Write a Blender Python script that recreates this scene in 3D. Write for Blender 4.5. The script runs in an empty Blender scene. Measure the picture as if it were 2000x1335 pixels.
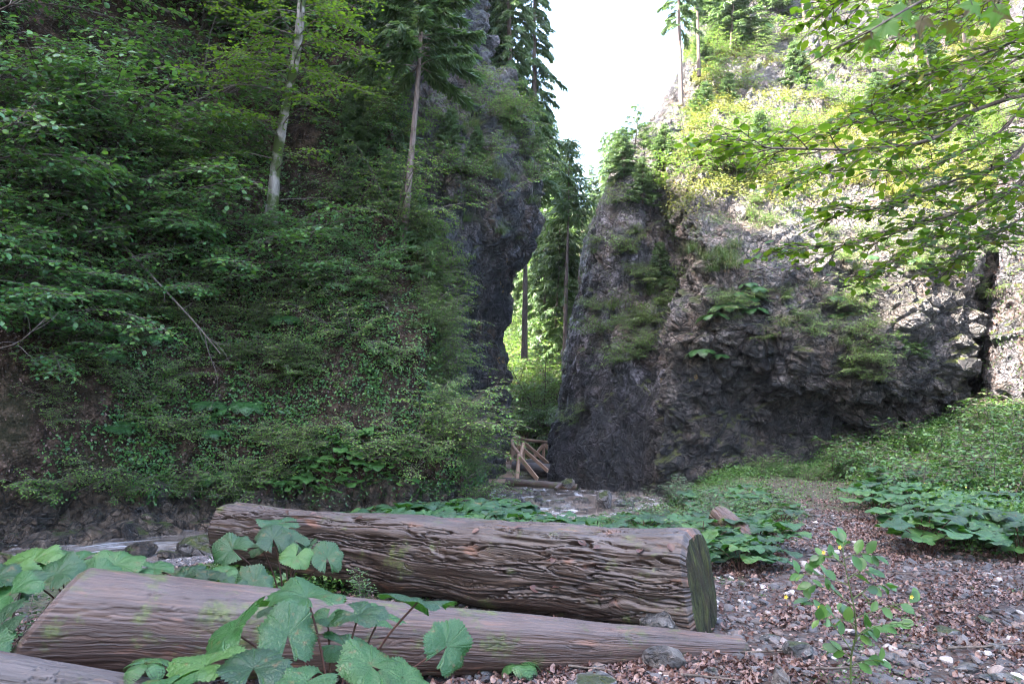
import bpy, math, random
import numpy as np
from mathutils import Vector, Matrix, Euler
R = math.radians
# ------------------------------------------------------------ camera, sky, sun, exposure
CAMZ, PITCH, F = 1.3, R(4.9), 1556.0
sc = bpy.context.scene
cam = bpy.data.objects.new('camera', bpy.data.cameras.new('camera'))
sc.collection.objects.link(cam)
cam.location = (0, 0, CAMZ); cam.rotation_euler = (R(90) + PITCH, 0, 0)
cam.data.sensor_width = 36; cam.data.lens = 28.0; cam.data.clip_end = 2000; cam.data.clip_start = 0.05
cam.data.dof.use_dof = True; cam.data.dof.focus_distance = 7.5; cam.data.dof.aperture_fstop = 5.6
sc.camera = cam
SUN = Vector((-1.0, -0.38, 1.25)).normalized()           # towards the sun: over the left hillside
w = bpy.data.worlds.new('World'); sc.world = w; w.use_nodes = True
wn = w.node_tree; bg = wn.nodes['Background']
sky = wn.nodes.new('ShaderNodeTexSky'); sky.sky_type = 'NISHITA'; sky.sun_disc = False
sky.sun_elevation = math.asin(SUN.z); sky.sun_rotation = math.atan2(SUN.x, SUN.y)
sky.air_density = 1.0; sky.dust_density = 4.0; sky.ozone_density = 1.5
wn.links.new(sky.outputs[0], bg.inputs[0]); bg.inputs[1].default_value = 0.15
sl = bpy.data.lights.new('sun', 'SUN'); sl.energy = 5.0; sl.angle = R(0.5); sl.color = (1.0, 0.93, 0.82)
so = bpy.data.objects.new('sun', sl); sc.collection.objects.link(so)
so.rotation_euler = SUN.to_track_quat('Z', 'Y').to_euler(); so.location = SUN * 60
sc.view_settings.view_transform = 'Standard'; sc.view_settings.look = 'None'
sc.view_settings.gamma = 1.0; sc.view_settings.exposure = 3.95
sc.render.engine = 'CYCLES'
sc.cycles.use_denoising = True; sc.cycles.filter_width = 1.0
sc.cycles.max_bounces = 6; sc.cycles.diffuse_bounces = 3; sc.cycles.glossy_bounces = 2
sc.cycles.transmission_bounces = 4; sc.cycles.transparent_max_bounces = 4; sc.cycles.volume_bounces = 1
sc.cycles.sample_clamp_indirect = 6
# ------------------------------------------------------------ helpers
def P(px, py, Y):
    u = (px - 1000) / F; v = (667.5 - py) / F
    d = np.array([u, math.cos(PITCH) - v * math.sin(PITCH), math.sin(PITCH) + v * math.cos(PITCH)])
    t = Y / d[1]
    return np.array([0, 0, CAMZ]) + d * t
def proj(p):
    p = np.asarray(p, float); q = p - np.array([0, 0, CAMZ])
    z = q[..., 1] * math.cos(PITCH) + q[..., 2] * math.sin(PITCH)
    y = -q[..., 1] * math.sin(PITCH) + q[..., 2] * math.cos(PITCH)
    z2 = np.where(z > 0.05, z, 0.05)
    return 1000 + F * q[..., 0] / z2, 667.5 - F * y / z2, z
def _h(ix, iy, iz, s):
    h = (ix.astype(np.uint32) * np.uint32(374761393)) ^ (iy.astype(np.uint32) * np.uint32(668265263)) ^ (iz.astype(np.uint32) * np.uint32(2246822519))
    h = h + np.uint32((s * 3266489917) & 0xffffffff)
    h = (h ^ (h >> np.uint32(13))) * np.uint32(1274126177)
    h = (h ^ (h >> np.uint32(16))) * np.uint32(2654435761)
    h = h ^ (h >> np.uint32(15))
    return (h & np.uint32(0xffffff)).astype(np.float64) / 16777216.0
def vn(p, s=0):
    i = np.floor(p).astype(np.int64); f = p - i; f = f * f * f * (f * (f * 6 - 15) + 10)
    r = 0
    for a in (0, 1):
        for b in (0, 1):
            for c in (0, 1):
                wgt = (f[:, 0] if a else 1 - f[:, 0]) * (f[:, 1] if b else 1 - f[:, 1]) * (f[:, 2] if c else 1 - f[:, 2])
                r = r + wgt * _h(i[:, 0] + a, i[:, 1] + b, i[:, 2] + c, s)
    return r
def fbm(p, o=4, s=0, g=0.5):
    a, t, r = 1.0, 0.0, 0.0
    for k in range(o):
        r = r + a * vn(p * (2.03 ** k) + k * 17.3, s + k); t += a; a *= g
    return r / t
def worley(p, s=0):
    i = np.floor(p).astype(np.int64)
    f1 = np.full(len(p), 9.0); f2 = f1.copy(); cid = np.zeros(len(p))
    for a in (-1, 0, 1):
        for b in (-1, 0, 1):
            for c in (-1, 0, 1):
                x, y, z = i[:, 0] + a, i[:, 1] + b, i[:, 2] + c
                q = np.stack([x + _h(x, y, z, s), y + _h(x, y, z, s + 1), z + _h(x, y, z, s + 2)], 1)
                d = np.sqrt(((q - p) ** 2).sum(1)); r = _h(x, y, z, s + 3)
                nw = d < f1
                f2 = np.where(nw, f1, np.minimum(f2, d)); cid = np.where(nw, r, cid); f1 = np.where(nw, d, f1)
    return f1, f2, cid
def sstep(a, b, x):
    t = np.clip((x - a) / (b - a), 0, 1); return t * t * (3 - 2 * t)
def catmull(A, n):
    A = np.asarray(A, float); m = len(A)
    t = np.linspace(0, m - 1 - 1e-9, n); i = t.astype(int); f = (t - i)[:, None]
    f = f.reshape((n,) + (1,) * (A.ndim - 1))
    p = lambda k: A[np.clip(i + k, 0, m - 1)]
    p0, p1, p2, p3 = p(-1), p(0), p(1), p(2)
    return 0.5 * (2 * p1 + (p2 - p0) * f + (2 * p0 - 5 * p1 + 4 * p2 - p3) * f * f + (3 * p1 - p0 - 3 * p2 + p3) * f ** 3)
def loft(ctrl, nr, nc):                     # ctrl: rows x cols x 3
    g = catmull(ctrl, nr); g = catmull(np.swapaxes(g, 0, 1), nc)
    return np.swapaxes(g, 0, 1)
def gnormals(g):
    du = np.gradient(g, axis=1); dv = np.gradient(g, axis=0)
    n = np.cross(du, dv); return n / (np.linalg.norm(n, axis=2, keepdims=True) + 1e-12)
def mesh(name, V, Fc, mats=(), rnd=None, uv=None, smooth=True, mi=None):
    """V (n,3); Fc (m,3) or (m,4) int array, or a list of several such arrays"""
    me = bpy.data.meshes.new(name)
    Fs = [np.asarray(f) for f in (Fc if isinstance(Fc, list) else [Fc])]
    V = np.ascontiguousarray(V, np.float32)
    nf = sum(len(f) for f in Fs); idx = np.concatenate([f.ravel() for f in Fs]).astype(np.int32)
    tot = np.concatenate([np.full(len(f), f.shape[1]) for f in Fs]).astype(np.int32)
    st = np.concatenate([[0], np.cumsum(tot)[:-1]]).astype(np.int32)
    me.vertices.add(len(V)); me.vertices.foreach_set('co', V.ravel())
    me.loops.add(len(idx)); me.loops.foreach_set('vertex_index', idx)
    me.polygons.add(nf); me.polygons.foreach_set('loop_start', st); me.polygons.foreach_set('loop_total', tot)
    me.polygons.foreach_set('use_smooth', np.full(nf, smooth))
    if mi is not None: me.polygons.foreach_set('material_index', np.asarray(mi, np.int32))
    for m in mats: me.materials.append(m)
    if rnd is not None:
        a = me.attributes.new('rnd', 'FLOAT', 'POINT'); a.data.foreach_set('value', np.asarray(rnd, np.float32))
    if uv is not None:
        u = me.uv_layers.new(name='UVMap'); u.data.foreach_set('uv', np.asarray(uv, np.float32)[idx].ravel())
    me.update(calc_edges=True)
    return me
def gridfaces(nr, nc, flip=False, wrap=False):
    i = np.arange(nr * nc).reshape(nr, nc)
    if wrap: i = np.concatenate([i, i[:, :1]], 1)
    a, b, c, d = i[:-1, :-1].ravel(), i[:-1, 1:].ravel(), i[1:, 1:].ravel(), i[1:, :-1].ravel()
    return np.stack([a, d, c, b] if flip else [a, b, c, d], 1)
def tag(o, label=None, cat=None, group=None, kind=None):
    for k, v in (('label', label), ('category', cat), ('group', group), ('kind', kind)):
        if v: o[k] = v
    return o
def link(name, me, parent=None):
    o = bpy.data.objects.new(name, me); sc.collection.objects.link(o)
    if parent is not None: o.parent = parent
    return o
def inst(name, parts, loc, rot=(0, 0, 0), scale=1.0, label=None, cat=None, group=None):
    """one thing: a single mesh, or an Empty with one child object per part (meshes shared between copies)"""
    if len(parts) == 1: o = link(name, parts[0][1])
    else:
        o = link(name, None); o.empty_display_size = 0.2
        for pn, me in parts: link(pn, me, o)
    o.location = [float(q) for q in loc]; o.rotation_euler = [float(q) for q in rot]
    o.scale = (scale,) * 3 if np.isscalar(scale) else scale
    return tag(o, label, cat, group)
def rotz(a): c, s = math.cos(a), math.sin(a); return np.array([[c, -s, 0], [s, c, 0], [0, 0, 1.0]])
def unit(v): v = np.asarray(v, float); return v / (np.linalg.norm(v, axis=-1, keepdims=True) + 1e-12)
def frames(d, up):                          # columns: side, forward(d), normal
    d = unit(d); s = unit(np.cross(d, up)); n = np.cross(s, d)
    return np.stack([s, d, n], 2)
def merge(TV, TF, M, T, rng):               # template instances -> V, F, rnd
    n = len(T); V = np.einsum('nij,kj->nki', M, TV) + T[:, None, :]
    Fa = TF[None] + (np.arange(n) * len(TV))[:, None, None]
    r = np.repeat(rng.random(n), len(TV))
    return V.reshape(-1, 3), Fa.reshape(-1, TF.shape[1]), r
def tube(paths, sides=6):                   # paths: list of (pts, radii)
    Vs, Fs, base = [], [], 0
    for pts, rad in paths:
        pts = np.asarray(pts, float); k = len(pts); rad = np.broadcast_to(rad, (k,))
        d = unit(np.gradient(pts, axis=0)); up = np.array([0.13, 0.21, 0.97]) if abs(d[0][2]) < 0.9 else np.array([1.0, 0.1, 0])
        s = unit(np.cross(d, up)); t = np.cross(s, d)
        a = np.linspace(0, 2 * math.pi, sides, endpoint=False)
        V = pts[:, None] + rad[:, None, None] * (s[:, None] * np.cos(a)[None, :, None] + t[:, None] * np.sin(a)[None, :, None])
        Vs.append(V.reshape(-1, 3)); Fs.append(gridfaces(k, sides, wrap=True) + base)
        base += k * sides
    return np.concatenate(Vs), np.concatenate(Fs)
# ------------------------------------------------------------ materials
class NB:
    def __init__(s, name):
        s.m = bpy.data.materials.new(name); s.m.use_nodes = True; s.t = s.m.node_tree; s.t.nodes.clear()
        s.out = s.t.nodes.new('ShaderNodeOutputMaterial'); s.geo = None
    def n(s, typ, ins=None, **kw):
        x = s.t.nodes.new('ShaderNode' + typ)
        for k, v in kw.items(): setattr(x, k, v)
        for k, v in (ins or {}).items():
            if isinstance(v, bpy.types.NodeSocket): s.t.links.new(v, x.inputs[k])
            elif v is not None:
                if isinstance(v, tuple) and len(v) == 3 and x.inputs[k].type == 'RGBA': v = v + (1,)
                x.inputs[k].default_value = v
        return x
    def pos(s):
        if not s.geo: s.geo = s.n('NewGeometry')
        return s.geo.outputs['Position']
    def nz(s):
        s.pos(); return s.n('SeparateXYZ', {0: s.geo.outputs['Normal']}).outputs['Z']
    def scaled(s, v, sx, sy, sz, rot=(0, 0, 0)):
        return s.n('Mapping', {'Vector': v, 'Scale': (sx, sy, sz), 'Rotation': rot}).outputs[0]
    def noise(s, v, sc_=1.0, det=4, rough=0.55, dist=0.0):
        return s.n('TexNoise', {'Vector': v, 'Scale': sc_, 'Detail': det, 'Roughness': rough, 'Distortion': dist}).outputs[0]
    def voro(s, v, sc_=1.0, out='Distance', feat='F1'):
        return s.n('TexVoronoi', {'Vector': v, 'Scale': sc_}, feature=feat).outputs[out]
    def ramp(s, f, stops):
        r = s.n('ValToRGB', {'Fac': f}); e = r.color_ramp.elements
        while len(e) > 1: e.remove(e[0])
        for k, (p, c) in enumerate(stops):
            c = (c, c, c) if np.isscalar(c) else c
            x = e[0] if k == 0 else e.new(p)
            x.position = p; x.color = tuple(c) + (1,)
        return r.outputs[0]
    def mix(s, f, a, b, mode='MIX'):
        x = s.n('Mix', data_type='RGBA', blend_type=mode)
        for i, v in ((0, f), (6, a), (7, b)):
            if isinstance(v, bpy.types.NodeSocket): s.t.links.new(v, x.inputs[i])
            else: x.inputs[i].default_value = (tuple(v) + (1,)) if isinstance(v, tuple) else v
        return x.outputs[2]
    def math(s, op, a, b=0.0, clamp=False):
        x = s.n('Math', {0: a, 1: b}, operation=op); x.use_clamp = clamp; return x.outputs[0]
    def attr(s, nm): return s.n('Attribute', attribute_name=nm).outputs['Fac']
    def bump(s, h, st=0.5, dist=0.02, nrm=None):
        return s.n('Bump', {'Height': h, 'Strength': st, 'Distance': dist, 'Normal': nrm}).outputs[0]
    def bsdf(s, col, rough=0.8, spec=0.3, nrm=None, **kw):
        ins = {'Base Color': col, 'Roughness': rough, 'Specular IOR Level': spec}
        if nrm is not None: ins['Normal'] = nrm
        ins.update(kw); return s.n('BsdfPrincipled', ins).outputs[0]
    def done(s, sh): s.t.links.new(sh, s.out.inputs[0]); return s.m
def leafmat(name, cols, trans=(0.12, 0.26, 0.02), tf=0.4, rough=0.45, spec=0.45, veins=False, nscale=30):
    b = NB(name); r = b.attr('rnd')
    oi = b.n('ObjectInfo').outputs['Random']
    f = b.math('FRACT', b.math('ADD', r, b.math('MULTIPLY', oi, 0.35)))
    k = len(cols) - 1
    col = b.ramp(b.math('ADD', b.math('MULTIPLY', r, 0.75), b.math('MULTIPLY', oi, 0.25)), [(i / k, c) for i, c in enumerate(cols)])
    nm = None
    if veins:
        uv = b.n('UVMap').outputs[0]; sp = b.n('SeparateXYZ', {0: uv})
        ang = b.math('ARCTAN2', sp.outputs[0], sp.outputs[1])
        rad = b.math('SQRT', b.math('ADD', b.math('POWER', sp.outputs[0], 2.0), b.math('POWER', sp.outputs[1], 2.0)))
        wob = b.math('MULTIPLY', b.math('SUBTRACT', b.noise(uv, 5, 3), 0.5), 0.9)
        v = b.math('ABSOLUTE', b.math('SINE', b.math('ADD', b.math('MULTIPLY', ang, 4.5), wob)))
        line = b.math('SUBTRACT', 1.0, b.math('DIVIDE', v, b.math('ADD', b.math('MULTIPLY', rad, 0.0), 0.16)), clamp=True)
        net = b.voro(uv, 11, feat='DISTANCE_TO_EDGE'); netl = b.math('SUBTRACT', 1.0, b.math('MULTIPLY', net, 14.0), clamp=True)
        vv = b.math('MAXIMUM', line, b.math('MULTIPLY', netl, 0.2))
        col = b.mix(b.math('MULTIPLY', vv, 0.35), col, (0.09, 0.18, 0.06))
        hole = b.ramp(b.noise(b.n('VectorMath', {0: uv, 1: b.pos()}, operation='ADD').outputs[0], 3.1, 5, 0.65), [(0.61, 0.0), (0.66, 1.0)])
        col = b.mix(b.math('MULTIPLY', hole, 0.7), col, (0.09, 0.055, 0.018))
        nm = b.bump(b.math('ADD', vv, b.noise(uv, 9, 3)), 0.55, 0.012)
    else:
        col = b.mix(b.math('MULTIPLY', b.noise(b.pos(), nscale, 2), 0.5), col, tuple(c * 0.55 for c in cols[0]))
    p = b.bsdf(col, rough, spec, nm)
    tr = b.n('BsdfTranslucent', {'Color': b.mix(0.5, col, trans) if not veins else b.mix(0.6, col, trans)})
    if nm is not None: b.t.links.new(nm, tr.inputs['Normal'])
    return b.done(b.n('MixShader', {0: tf, 1: p, 2: tr.outputs[0]}).outputs[0])
def barkmat(name, c1, c2, moss=0.0, sc_=18):
    b = NB(name); p = b.scaled(b.pos(), 1, 1, 0.25)
    n = b.noise(p, sc_, 6, 0.65); col = b.ramp(n, [(0.3, c1), (0.68, c2)])
    if moss:
        mm = b.ramp(b.noise(b.pos(), 2.2, 4), [(0.62 - moss * 0.3, 0.0), (0.72 - moss * 0.3, 1.0)])
        col = b.mix(mm, col, (0.035, 0.05, 0.012))
    return b.done(b.bsdf(col, 0.85, 0.2, b.bump(n, 0.6, 0.02)))
def rockmat(name, lo, mid, hi, dark=0.5, mossy=0.5, litter=0.0, wetz=None, xdark=None):
    b = NB(name); p = b.pos()
    big = b.noise(p, 0.45, 5, 0.6, 0.4); med = b.noise(b.scaled(p, 1, 1, 1.3, (0.3, 0.5, 0.2)), 2.6, 8, 0.68)
    fine = b.noise(p, 13, 8, 0.8); cell = b.voro(p, 5.5)
    f = b.math('ADD', b.math('MULTIPLY', med, 0.5), b.math('MULTIPLY', fine, 0.5))
    col = b.ramp(f, [(0.43, lo), (0.50, mid), (0.575, hi)])
    pk = b.ramp(b.noise(p, 1.1, 4), [(0.46, 0.0), (0.66, 1.0)])                       # warm iron-stained patches
    col = b.mix(b.math('MULTIPLY', pk, 0.6), col, b.mix(0.5, col, (0.36, 0.21, 0.12)))
    st = b.noise(b.scaled(p, 1.0, 1.0, 0.22), 1.5, 6, 0.6, 0.3)                      # dark water stains running down
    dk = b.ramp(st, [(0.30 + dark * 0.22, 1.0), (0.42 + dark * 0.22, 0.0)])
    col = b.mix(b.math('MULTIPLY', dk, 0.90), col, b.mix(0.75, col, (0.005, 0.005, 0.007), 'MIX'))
    spk = b.ramp(b.noise(p, 34, 3, 0.7), [(0.62, 0.0), (0.68, 1.0)])                  # pale specks
    col = b.mix(b.math('MULTIPLY', spk, 0.35), col, (0.26, 0.25, 0.27))
    if wetz:                                                                          # black wet lichen below a rough line
        zz = b.n('SeparateXYZ', {0: p}).outputs['Z']
        q = b.math('ADD', zz, b.math('MULTIPLY', b.math('SUBTRACT', big, 0.5), wetz[1] * 6))
        q = b.math('ADD', q, b.math('MULTIPLY', b.math('SUBTRACT', med, 0.5), wetz[1] * 2.5))
        wv = b.n('MapRange', {'Value': q, 'From Min': wetz[0] - wetz[1], 'From Max': wetz[0] + wetz[1], 'To Min': wetz[2], 'To Max': 0.0}).outputs[0]
        col = b.mix(wv, col, b.mix(0.80, col, (0.005, 0.005, 0.008)))
    nc = b.n('TexNoise', {'Vector': p, 'Scale': 1.6, 'Detail': 5, 'Roughness': 0.6}).outputs['Color']
    wq = b.n('VectorMath', {0: p, 1: b.n('VectorMath', {0: nc, 1: (0.55, 0.55, 0.55)}, operation='MULTIPLY').outputs[0]}, operation='ADD').outputs[0]
    e1 = b.ramp(b.voro(b.scaled(wq, 1, 1, 1.5, (0.4, 0.5, 0)), 1.5, feat='DISTANCE_TO_EDGE'), [(0.0, 1.0), (0.055, 0.0)])
    e2 = b.ramp(b.voro(wq, 5.0, feat='DISTANCE_TO_EDGE'), [(0.0, 1.0), (0.10, 0.0)])
    cr = b.math('MAXIMUM', e1, b.math('MULTIPLY', e2, 0.75))                            # cracks between blocks, crevice shade painted into the colour
    col = b.mix(b.math('MULTIPLY', cr, 0.9), col, (0.005, 0.005, 0.005))
    li = b.ramp(b.noise(p, 1.7, 5, 0.7), [(0.67, 0.0), (0.70, 1.0)])
    col = b.mix(b.math('MULTIPLY', li, 0.6), col, (0.26, 0.15, 0.02))
    nz = b.nz(); mf = b.math('ADD', nz, b.math('MULTIPLY', b.math('SUBTRACT', b.noise(p, 1.6, 5, 0.65), 0.5), 2.6))
    mo = b.ramp(mf, [(0.90 - mossy * 0.6, 0.0), (1.08 - mossy * 0.6, 1.0)])
    mcol = b.ramp(b.noise(p, 9, 4), [(0.3, (0.035, 0.05, 0.010)), (0.7, (0.09, 0.10, 0.02))])
    col = b.mix(mo, col, mcol)
    h = b.math('ADD', b.math('MULTIPLY', fine, 0.7), b.math('MULTIPLY', b.noise(p, 5.5, 7, 0.75), 1.3))
    h = b.math('ADD', h, b.math('MULTIPLY', cell, 0.5)); h = b.math('SUBTRACT', h, b.math('MULTIPLY', cr, 0.7))
    rg = b.ramp(fine, [(0.4, 0.33), (0.65, 0.7)])
    return b.done(b.bsdf(col, rg, 0.6, b.bump(h, 1.0, 0.22)))
M = {}
M['rock'] = rockmat('grey_conglomerate', (0.012, 0.010, 0.010), (0.10, 0.085, 0.080), (0.42, 0.35, 0.32), 0.30, 0.35, wetz=(2.7, 1.3, 0.92))
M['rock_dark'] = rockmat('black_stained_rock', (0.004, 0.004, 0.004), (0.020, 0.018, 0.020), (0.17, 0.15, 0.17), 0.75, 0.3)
M['rock_slab'] = rockmat('slab_rock', (0.007, 0.007, 0.008), (0.055, 0.050, 0.058), (0.30, 0.27, 0.31), 0.55, 0.3, wetz=(2.0, 1.0, 0.95))
M['stone'] = rockmat('river_stone', (0.07, 0.065, 0.065), (0.16, 0.15, 0.15), (0.30, 0.28, 0.28), 0.1, 0.1)
def soilmat():
    b = NB('forest_soil'); p = b.pos()
    n = b.noise(p, 6, 8, 0.7); v = b.voro(p, 22); n2 = b.noise(p, 0.9, 4)
    col = b.ramp(n, [(0.3, (0.005, 0.003, 0.002)), (0.5, (0.028, 0.017, 0.011)), (0.7, (0.12, 0.075, 0.055))])
    col = b.mix(b.ramp(n2, [(0.5, 0.0), (0.62, 0.3)]), col, (0.018, 0.028, 0.008))
    return b.done(b.bsdf(col, 0.9, 0.2, b.bump(b.math('ADD', n, v), 0.9, 0.06)))
M['soil'] = soilmat()
def groundmat():
    b = NB('gravel_and_litter'); p = b.pos(); a = b.attr('rnd')     # rnd = greenness (grassy away from the path)
    v = b.voro(p, 26, 'Color'); vd = b.voro(p, 26); n = b.noise(p, 5, 7, 0.7)
    g = b.n('SeparateXYZ', {0: v}).outputs[0]
    col = b.ramp(g, [(0.0, (0.03, 0.016, 0.013)), (0.35, (0.05, 0.038, 0.036)), (0.6, (0.045, 0.02, 0.015)), (0.8, (0.10, 0.085, 0.085)), (1.0, (0.04, 0.035, 0.035))])
    col = b.mix(b.ramp(n, [(0.35, 0.7), (0.6, 0.0)]), col, (0.03, 0.022, 0.018))
    gm = b.math('MULTIPLY', a, b.ramp(b.noise(p, 3.3, 5, 0.7), [(0.35, 0.2), (0.55, 1.0)]))
    col = b.mix(gm, col, b.ramp(b.noise(p, 18, 4), [(0.3, (0.02, 0.035, 0.010)), (0.7, (0.06, 0.085, 0.03))]))
    return b.done(b.bsdf(col, 0.85, 0.25, b.bump(b.math('ADD', vd, n), 0.8, 0.03)))
M['ground'] = groundmat()
def watermat():
    b = NB('stream_water'); uv = b.n('UVMap').outputs[0]
    s1 = b.noise(b.scaled(uv, 1.1, 5.0, 1), 1.0, 5, 0.6, 0.8); s2 = b.noise(b.scaled(uv, 0.5, 1.0, 1), 0.7, 3)
    foam = b.math('MULTIPLY', b.ramp(s1, [(0.48, 0.0), (0.73, 1.0)]), b.ramp(s2, [(0.38, 0.10), (0.56, 0.9)]))
    bed = b.ramp(b.noise(b.pos(), 3, 5), [(0.35, (0.06, 0.045, 0.035)), (0.65, (0.20, 0.16, 0.14))])
    col = b.mix(foam, bed, (0.58, 0.58, 0.62))
    rg = b.n('MapRange', {'Value': foam, 'To Min': 0.12, 'To Max': 0.6}).outputs[0]
    return b.done(b.bsdf(col, rg, 0.7, b.bump(b.math('ADD', s1, b.noise(b.scaled(uv, 4, 9, 1), 1.6, 4)), 0.35, 0.05)))
M['water'] = watermat()
def woodmat(name, c0, c1, c2, moss=0.3, grey=0.5):
    b = NB(name); uv = b.n('UVMap').outputs[0]; p = b.pos()
    wv = b.noise(b.scaled(uv, 1.3, 1.6, 1), 1.0, 4, 0.55)
    sp = b.n('SeparateXYZ', {0: uv})
    vv = b.math('ADD', sp.outputs[1], b.math('MULTIPLY', b.math('SUBTRACT', wv, 0.5), 0.22))
    u2 = b.n('CombineXYZ', {0: sp.outputs[0], 1: vv}).outputs[0]
    g = b.noise(b.scaled(u2, 2.2, 75, 1), 1.0, 6, 0.65); g2 = b.noise(b.scaled(u2, 0.8, 18, 1), 1.0, 5, 0.6)
    col = b.ramp(b.math('ADD', b.math('MULTIPLY', g, 0.55), b.math('MULTIPLY', g2, 0.45)), [(0.34, c0), (0.5, c1), (0.66, c2)])
    nz = b.nz()
    gr = b.math('MULTIPLY', b.ramp(nz, [(0.15, 0.0), (0.7, 1.0)]), b.ramp(b.noise(p, 3, 5), [(0.3, 0.35), (0.6, 1.0)]))
    col = b.mix(b.math('MULTIPLY', gr, grey), col, b.mix(0.6, col, (0.13, 0.11, 0.115)))
    patch = b.ramp(b.noise(b.scaled(u2, 1.6, 6, 1), 1.3, 5, 0.6), [(0.58, 0.0), (0.68, 1.0)])
    col = b.mix(b.math('MULTIPLY', patch, 0.5), col, (0.20, 0.085, 0.05))
    mo = b.ramp(b.noise(p, 4.3, 6, 0.72), [(0.66 - moss * 0.3, 0.0), (0.76 - moss * 0.3, 1.0)])
    col = b.mix(b.math('MULTIPLY', mo, 0.8), col, b.ramp(b.noise(p, 40, 3), [(0.3, (0.018, 0.026, 0.006)), (0.7, (0.08, 0.10, 0.02))]))
    h = b.math('ADD', b.math('MULTIPLY', g, 0.6), b.math('MULTIPLY', g2, 0.8))
    return b.done(b.bsdf(col, b.ramp(g2, [(0.3, 0.35), (0.7, 0.75)]), 0.4, b.bump(h, 0.7, 0.02)))
M['log'] = woodmat('weathered_log_wood', (0.008, 0.005, 0.004), (0.017, 0.009, 0.006), (0.062, 0.037, 0.024), 0.30, 0.5)
M['log2'] = woodmat('smooth_log_wood', (0.010, 0.005, 0.003), (0.038, 0.019, 0.014), (0.12, 0.070, 0.050), 0.42, 0.5)
M['plank'] = woodmat('bridge_timber', (0.10, 0.055, 0.035), (0.25, 0.15, 0.10), (0.38, 0.25, 0.17), 0.0, 0.1)
M['oldbeam'] = woodmat('dark_beam_wood', (0.010, 0.007, 0.006), (0.030, 0.022, 0.020), (0.08, 0.06, 0.055), 0.15, 0.4)
def endmat():
    b = NB('mossy_cut_end'); p = b.pos()
    uv = b.n('UVMap').outputs[0]
    n = b.noise(b.scaled(p, 22, 22, 3.0), 1.0, 6, 0.7)
    col = b.ramp(n, [(0.35, (0.005, 0.005, 0.003)), (0.5, (0.018, 0.018, 0.007)), (0.66, (0.060, 0.065, 0.018))])
    col = b.mix(b.ramp(b.noise(p, 7, 5), [(0.45, 0.0), (0.65, 0.6)]), col, (0.03, 0.018, 0.012))
    return b.done(b.bsdf(col, 0.9, 0.2, b.bump(n, 1.0, 0.04)))
M['cutend'] = endmat()
M['hazel'] = leafmat('hazel_leaf', [(0.018, 0.060, 0.018), (0.038, 0.120, 0.034), (0.075, 0.19, 0.036), (0.18, 0.26, 0.04)], (0.14, 0.30, 0.01), 0.38, 0.40, 0.6)
M['beech'] = leafmat('beech_leaf', [(0.020, 0.055, 0.008), (0.038, 0.090, 0.012), (0.060, 0.125, 0.015), (0.08, 0.15, 0.02), (0.30, 0.16, 0.02)], (0.20, 0.36, 0.01), 0.45, 0.5, 0.2)
M['herb'] = leafmat('herb_leaf', [(0.040, 0.095, 0.020), (0.085, 0.18, 0.035), (0.14, 0.25, 0.045), (0.24, 0.29, 0.06)], (0.16, 0.30, 0.02), 0.38)
M['cover'] = leafmat('ground_cover_leaf', [(0.010, 0.03, 0.008), (0.02, 0.055, 0.014), (0.035, 0.08, 0.02)], (0.08, 0.18, 0.01), 0.3)
M['needle'] = leafmat('spruce_needles', [(0.016, 0.042, 0.014), (0.032, 0.070, 0.022), (0.06, 0.11, 0.032)], (0.08, 0.16, 0.03), 0.25)
M['needle2'] = leafmat('pale_spruce_needles', [(0.03, 0.065, 0.022), (0.06, 0.115, 0.04), (0.11, 0.17, 0.055)], (0.14, 0.24, 0.04), 0.35)
M['butterlight'] = leafmat('broad_green_leaf', [(0.03, 0.085, 0.02), (0.05, 0.13, 0.03), (0.09, 0.19, 0.035)], (0.14, 0.32, 0.01), 0.3, 0.45, 0.45, veins=True)
M['sungrass'] = leafmat('sunlit_sedge_blade', [(0.07, 0.10, 0.02), (0.13, 0.15, 0.03), (0.20, 0.19, 0.05), (0.26, 0.17, 0.07)], (0.24, 0.26, 0.04), 0.3, 0.6, 0.2)  # yellower copy of the sedge, sunlight painted into its colour
M['grass'] = leafmat('sedge_blade', [(0.03, 0.06, 0.02), (0.06, 0.11, 0.03), (0.10, 0.14, 0.045), (0.20, 0.15, 0.07)], (0.14, 0.22, 0.04), 0.3)
M['fern'] = leafmat('fern_frond', [(0.02, 0.06, 0.02), (0.04, 0.11, 0.03), (0.06, 0.14, 0.04)], (0.10, 0.22, 0.03), 0.3)
M['butter'] = leafmat('butterbur_leaf', [(0.004, 0.020, 0.007), (0.009, 0.038, 0.012), (0.020, 0.072, 0.018), (0.050, 0.11, 0.020)], (0.08, 0.26, 0.01), 0.22, 0.42, 0.45, veins=True)
M['mossgrass'] = leafmat('bright_herbs', [(0.018, 0.052, 0.014), (0.036, 0.100, 0.022), (0.06, 0.14, 0.028), (0.11, 0.18, 0.04)], (0.14, 0.30, 0.02), 0.3)
M['litter'] = leafmat('fallen_leaves', [(0.024, 0.009, 0.007), (0.055, 0.023, 0.018), (0.10, 0.050, 0.043), (0.24, 0.15, 0.125), (0.06, 0.04, 0.035)], (0.2, 0.08, 0.03), 0.08, 0.5, 0.4)
M['yellow'] = leafmat('yellow_petals', [(0.5, 0.36, 0.03), (0.6, 0.45, 0.05)], (0.5, 0.4, 0.02), 0.3)
M['twig'] = barkmat('twig_bark', (0.03, 0.022, 0.018), (0.13, 0.105, 0.09))
M['palebark'] = barkmat('pale_beech_bark', (0.07, 0.06, 0.05), (0.30, 0.27, 0.25), 0.6, 9)
M['sprucebark'] = barkmat('spruce_bark', (0.05, 0.035, 0.03), (0.17, 0.13, 0.115), 0.1)
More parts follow.
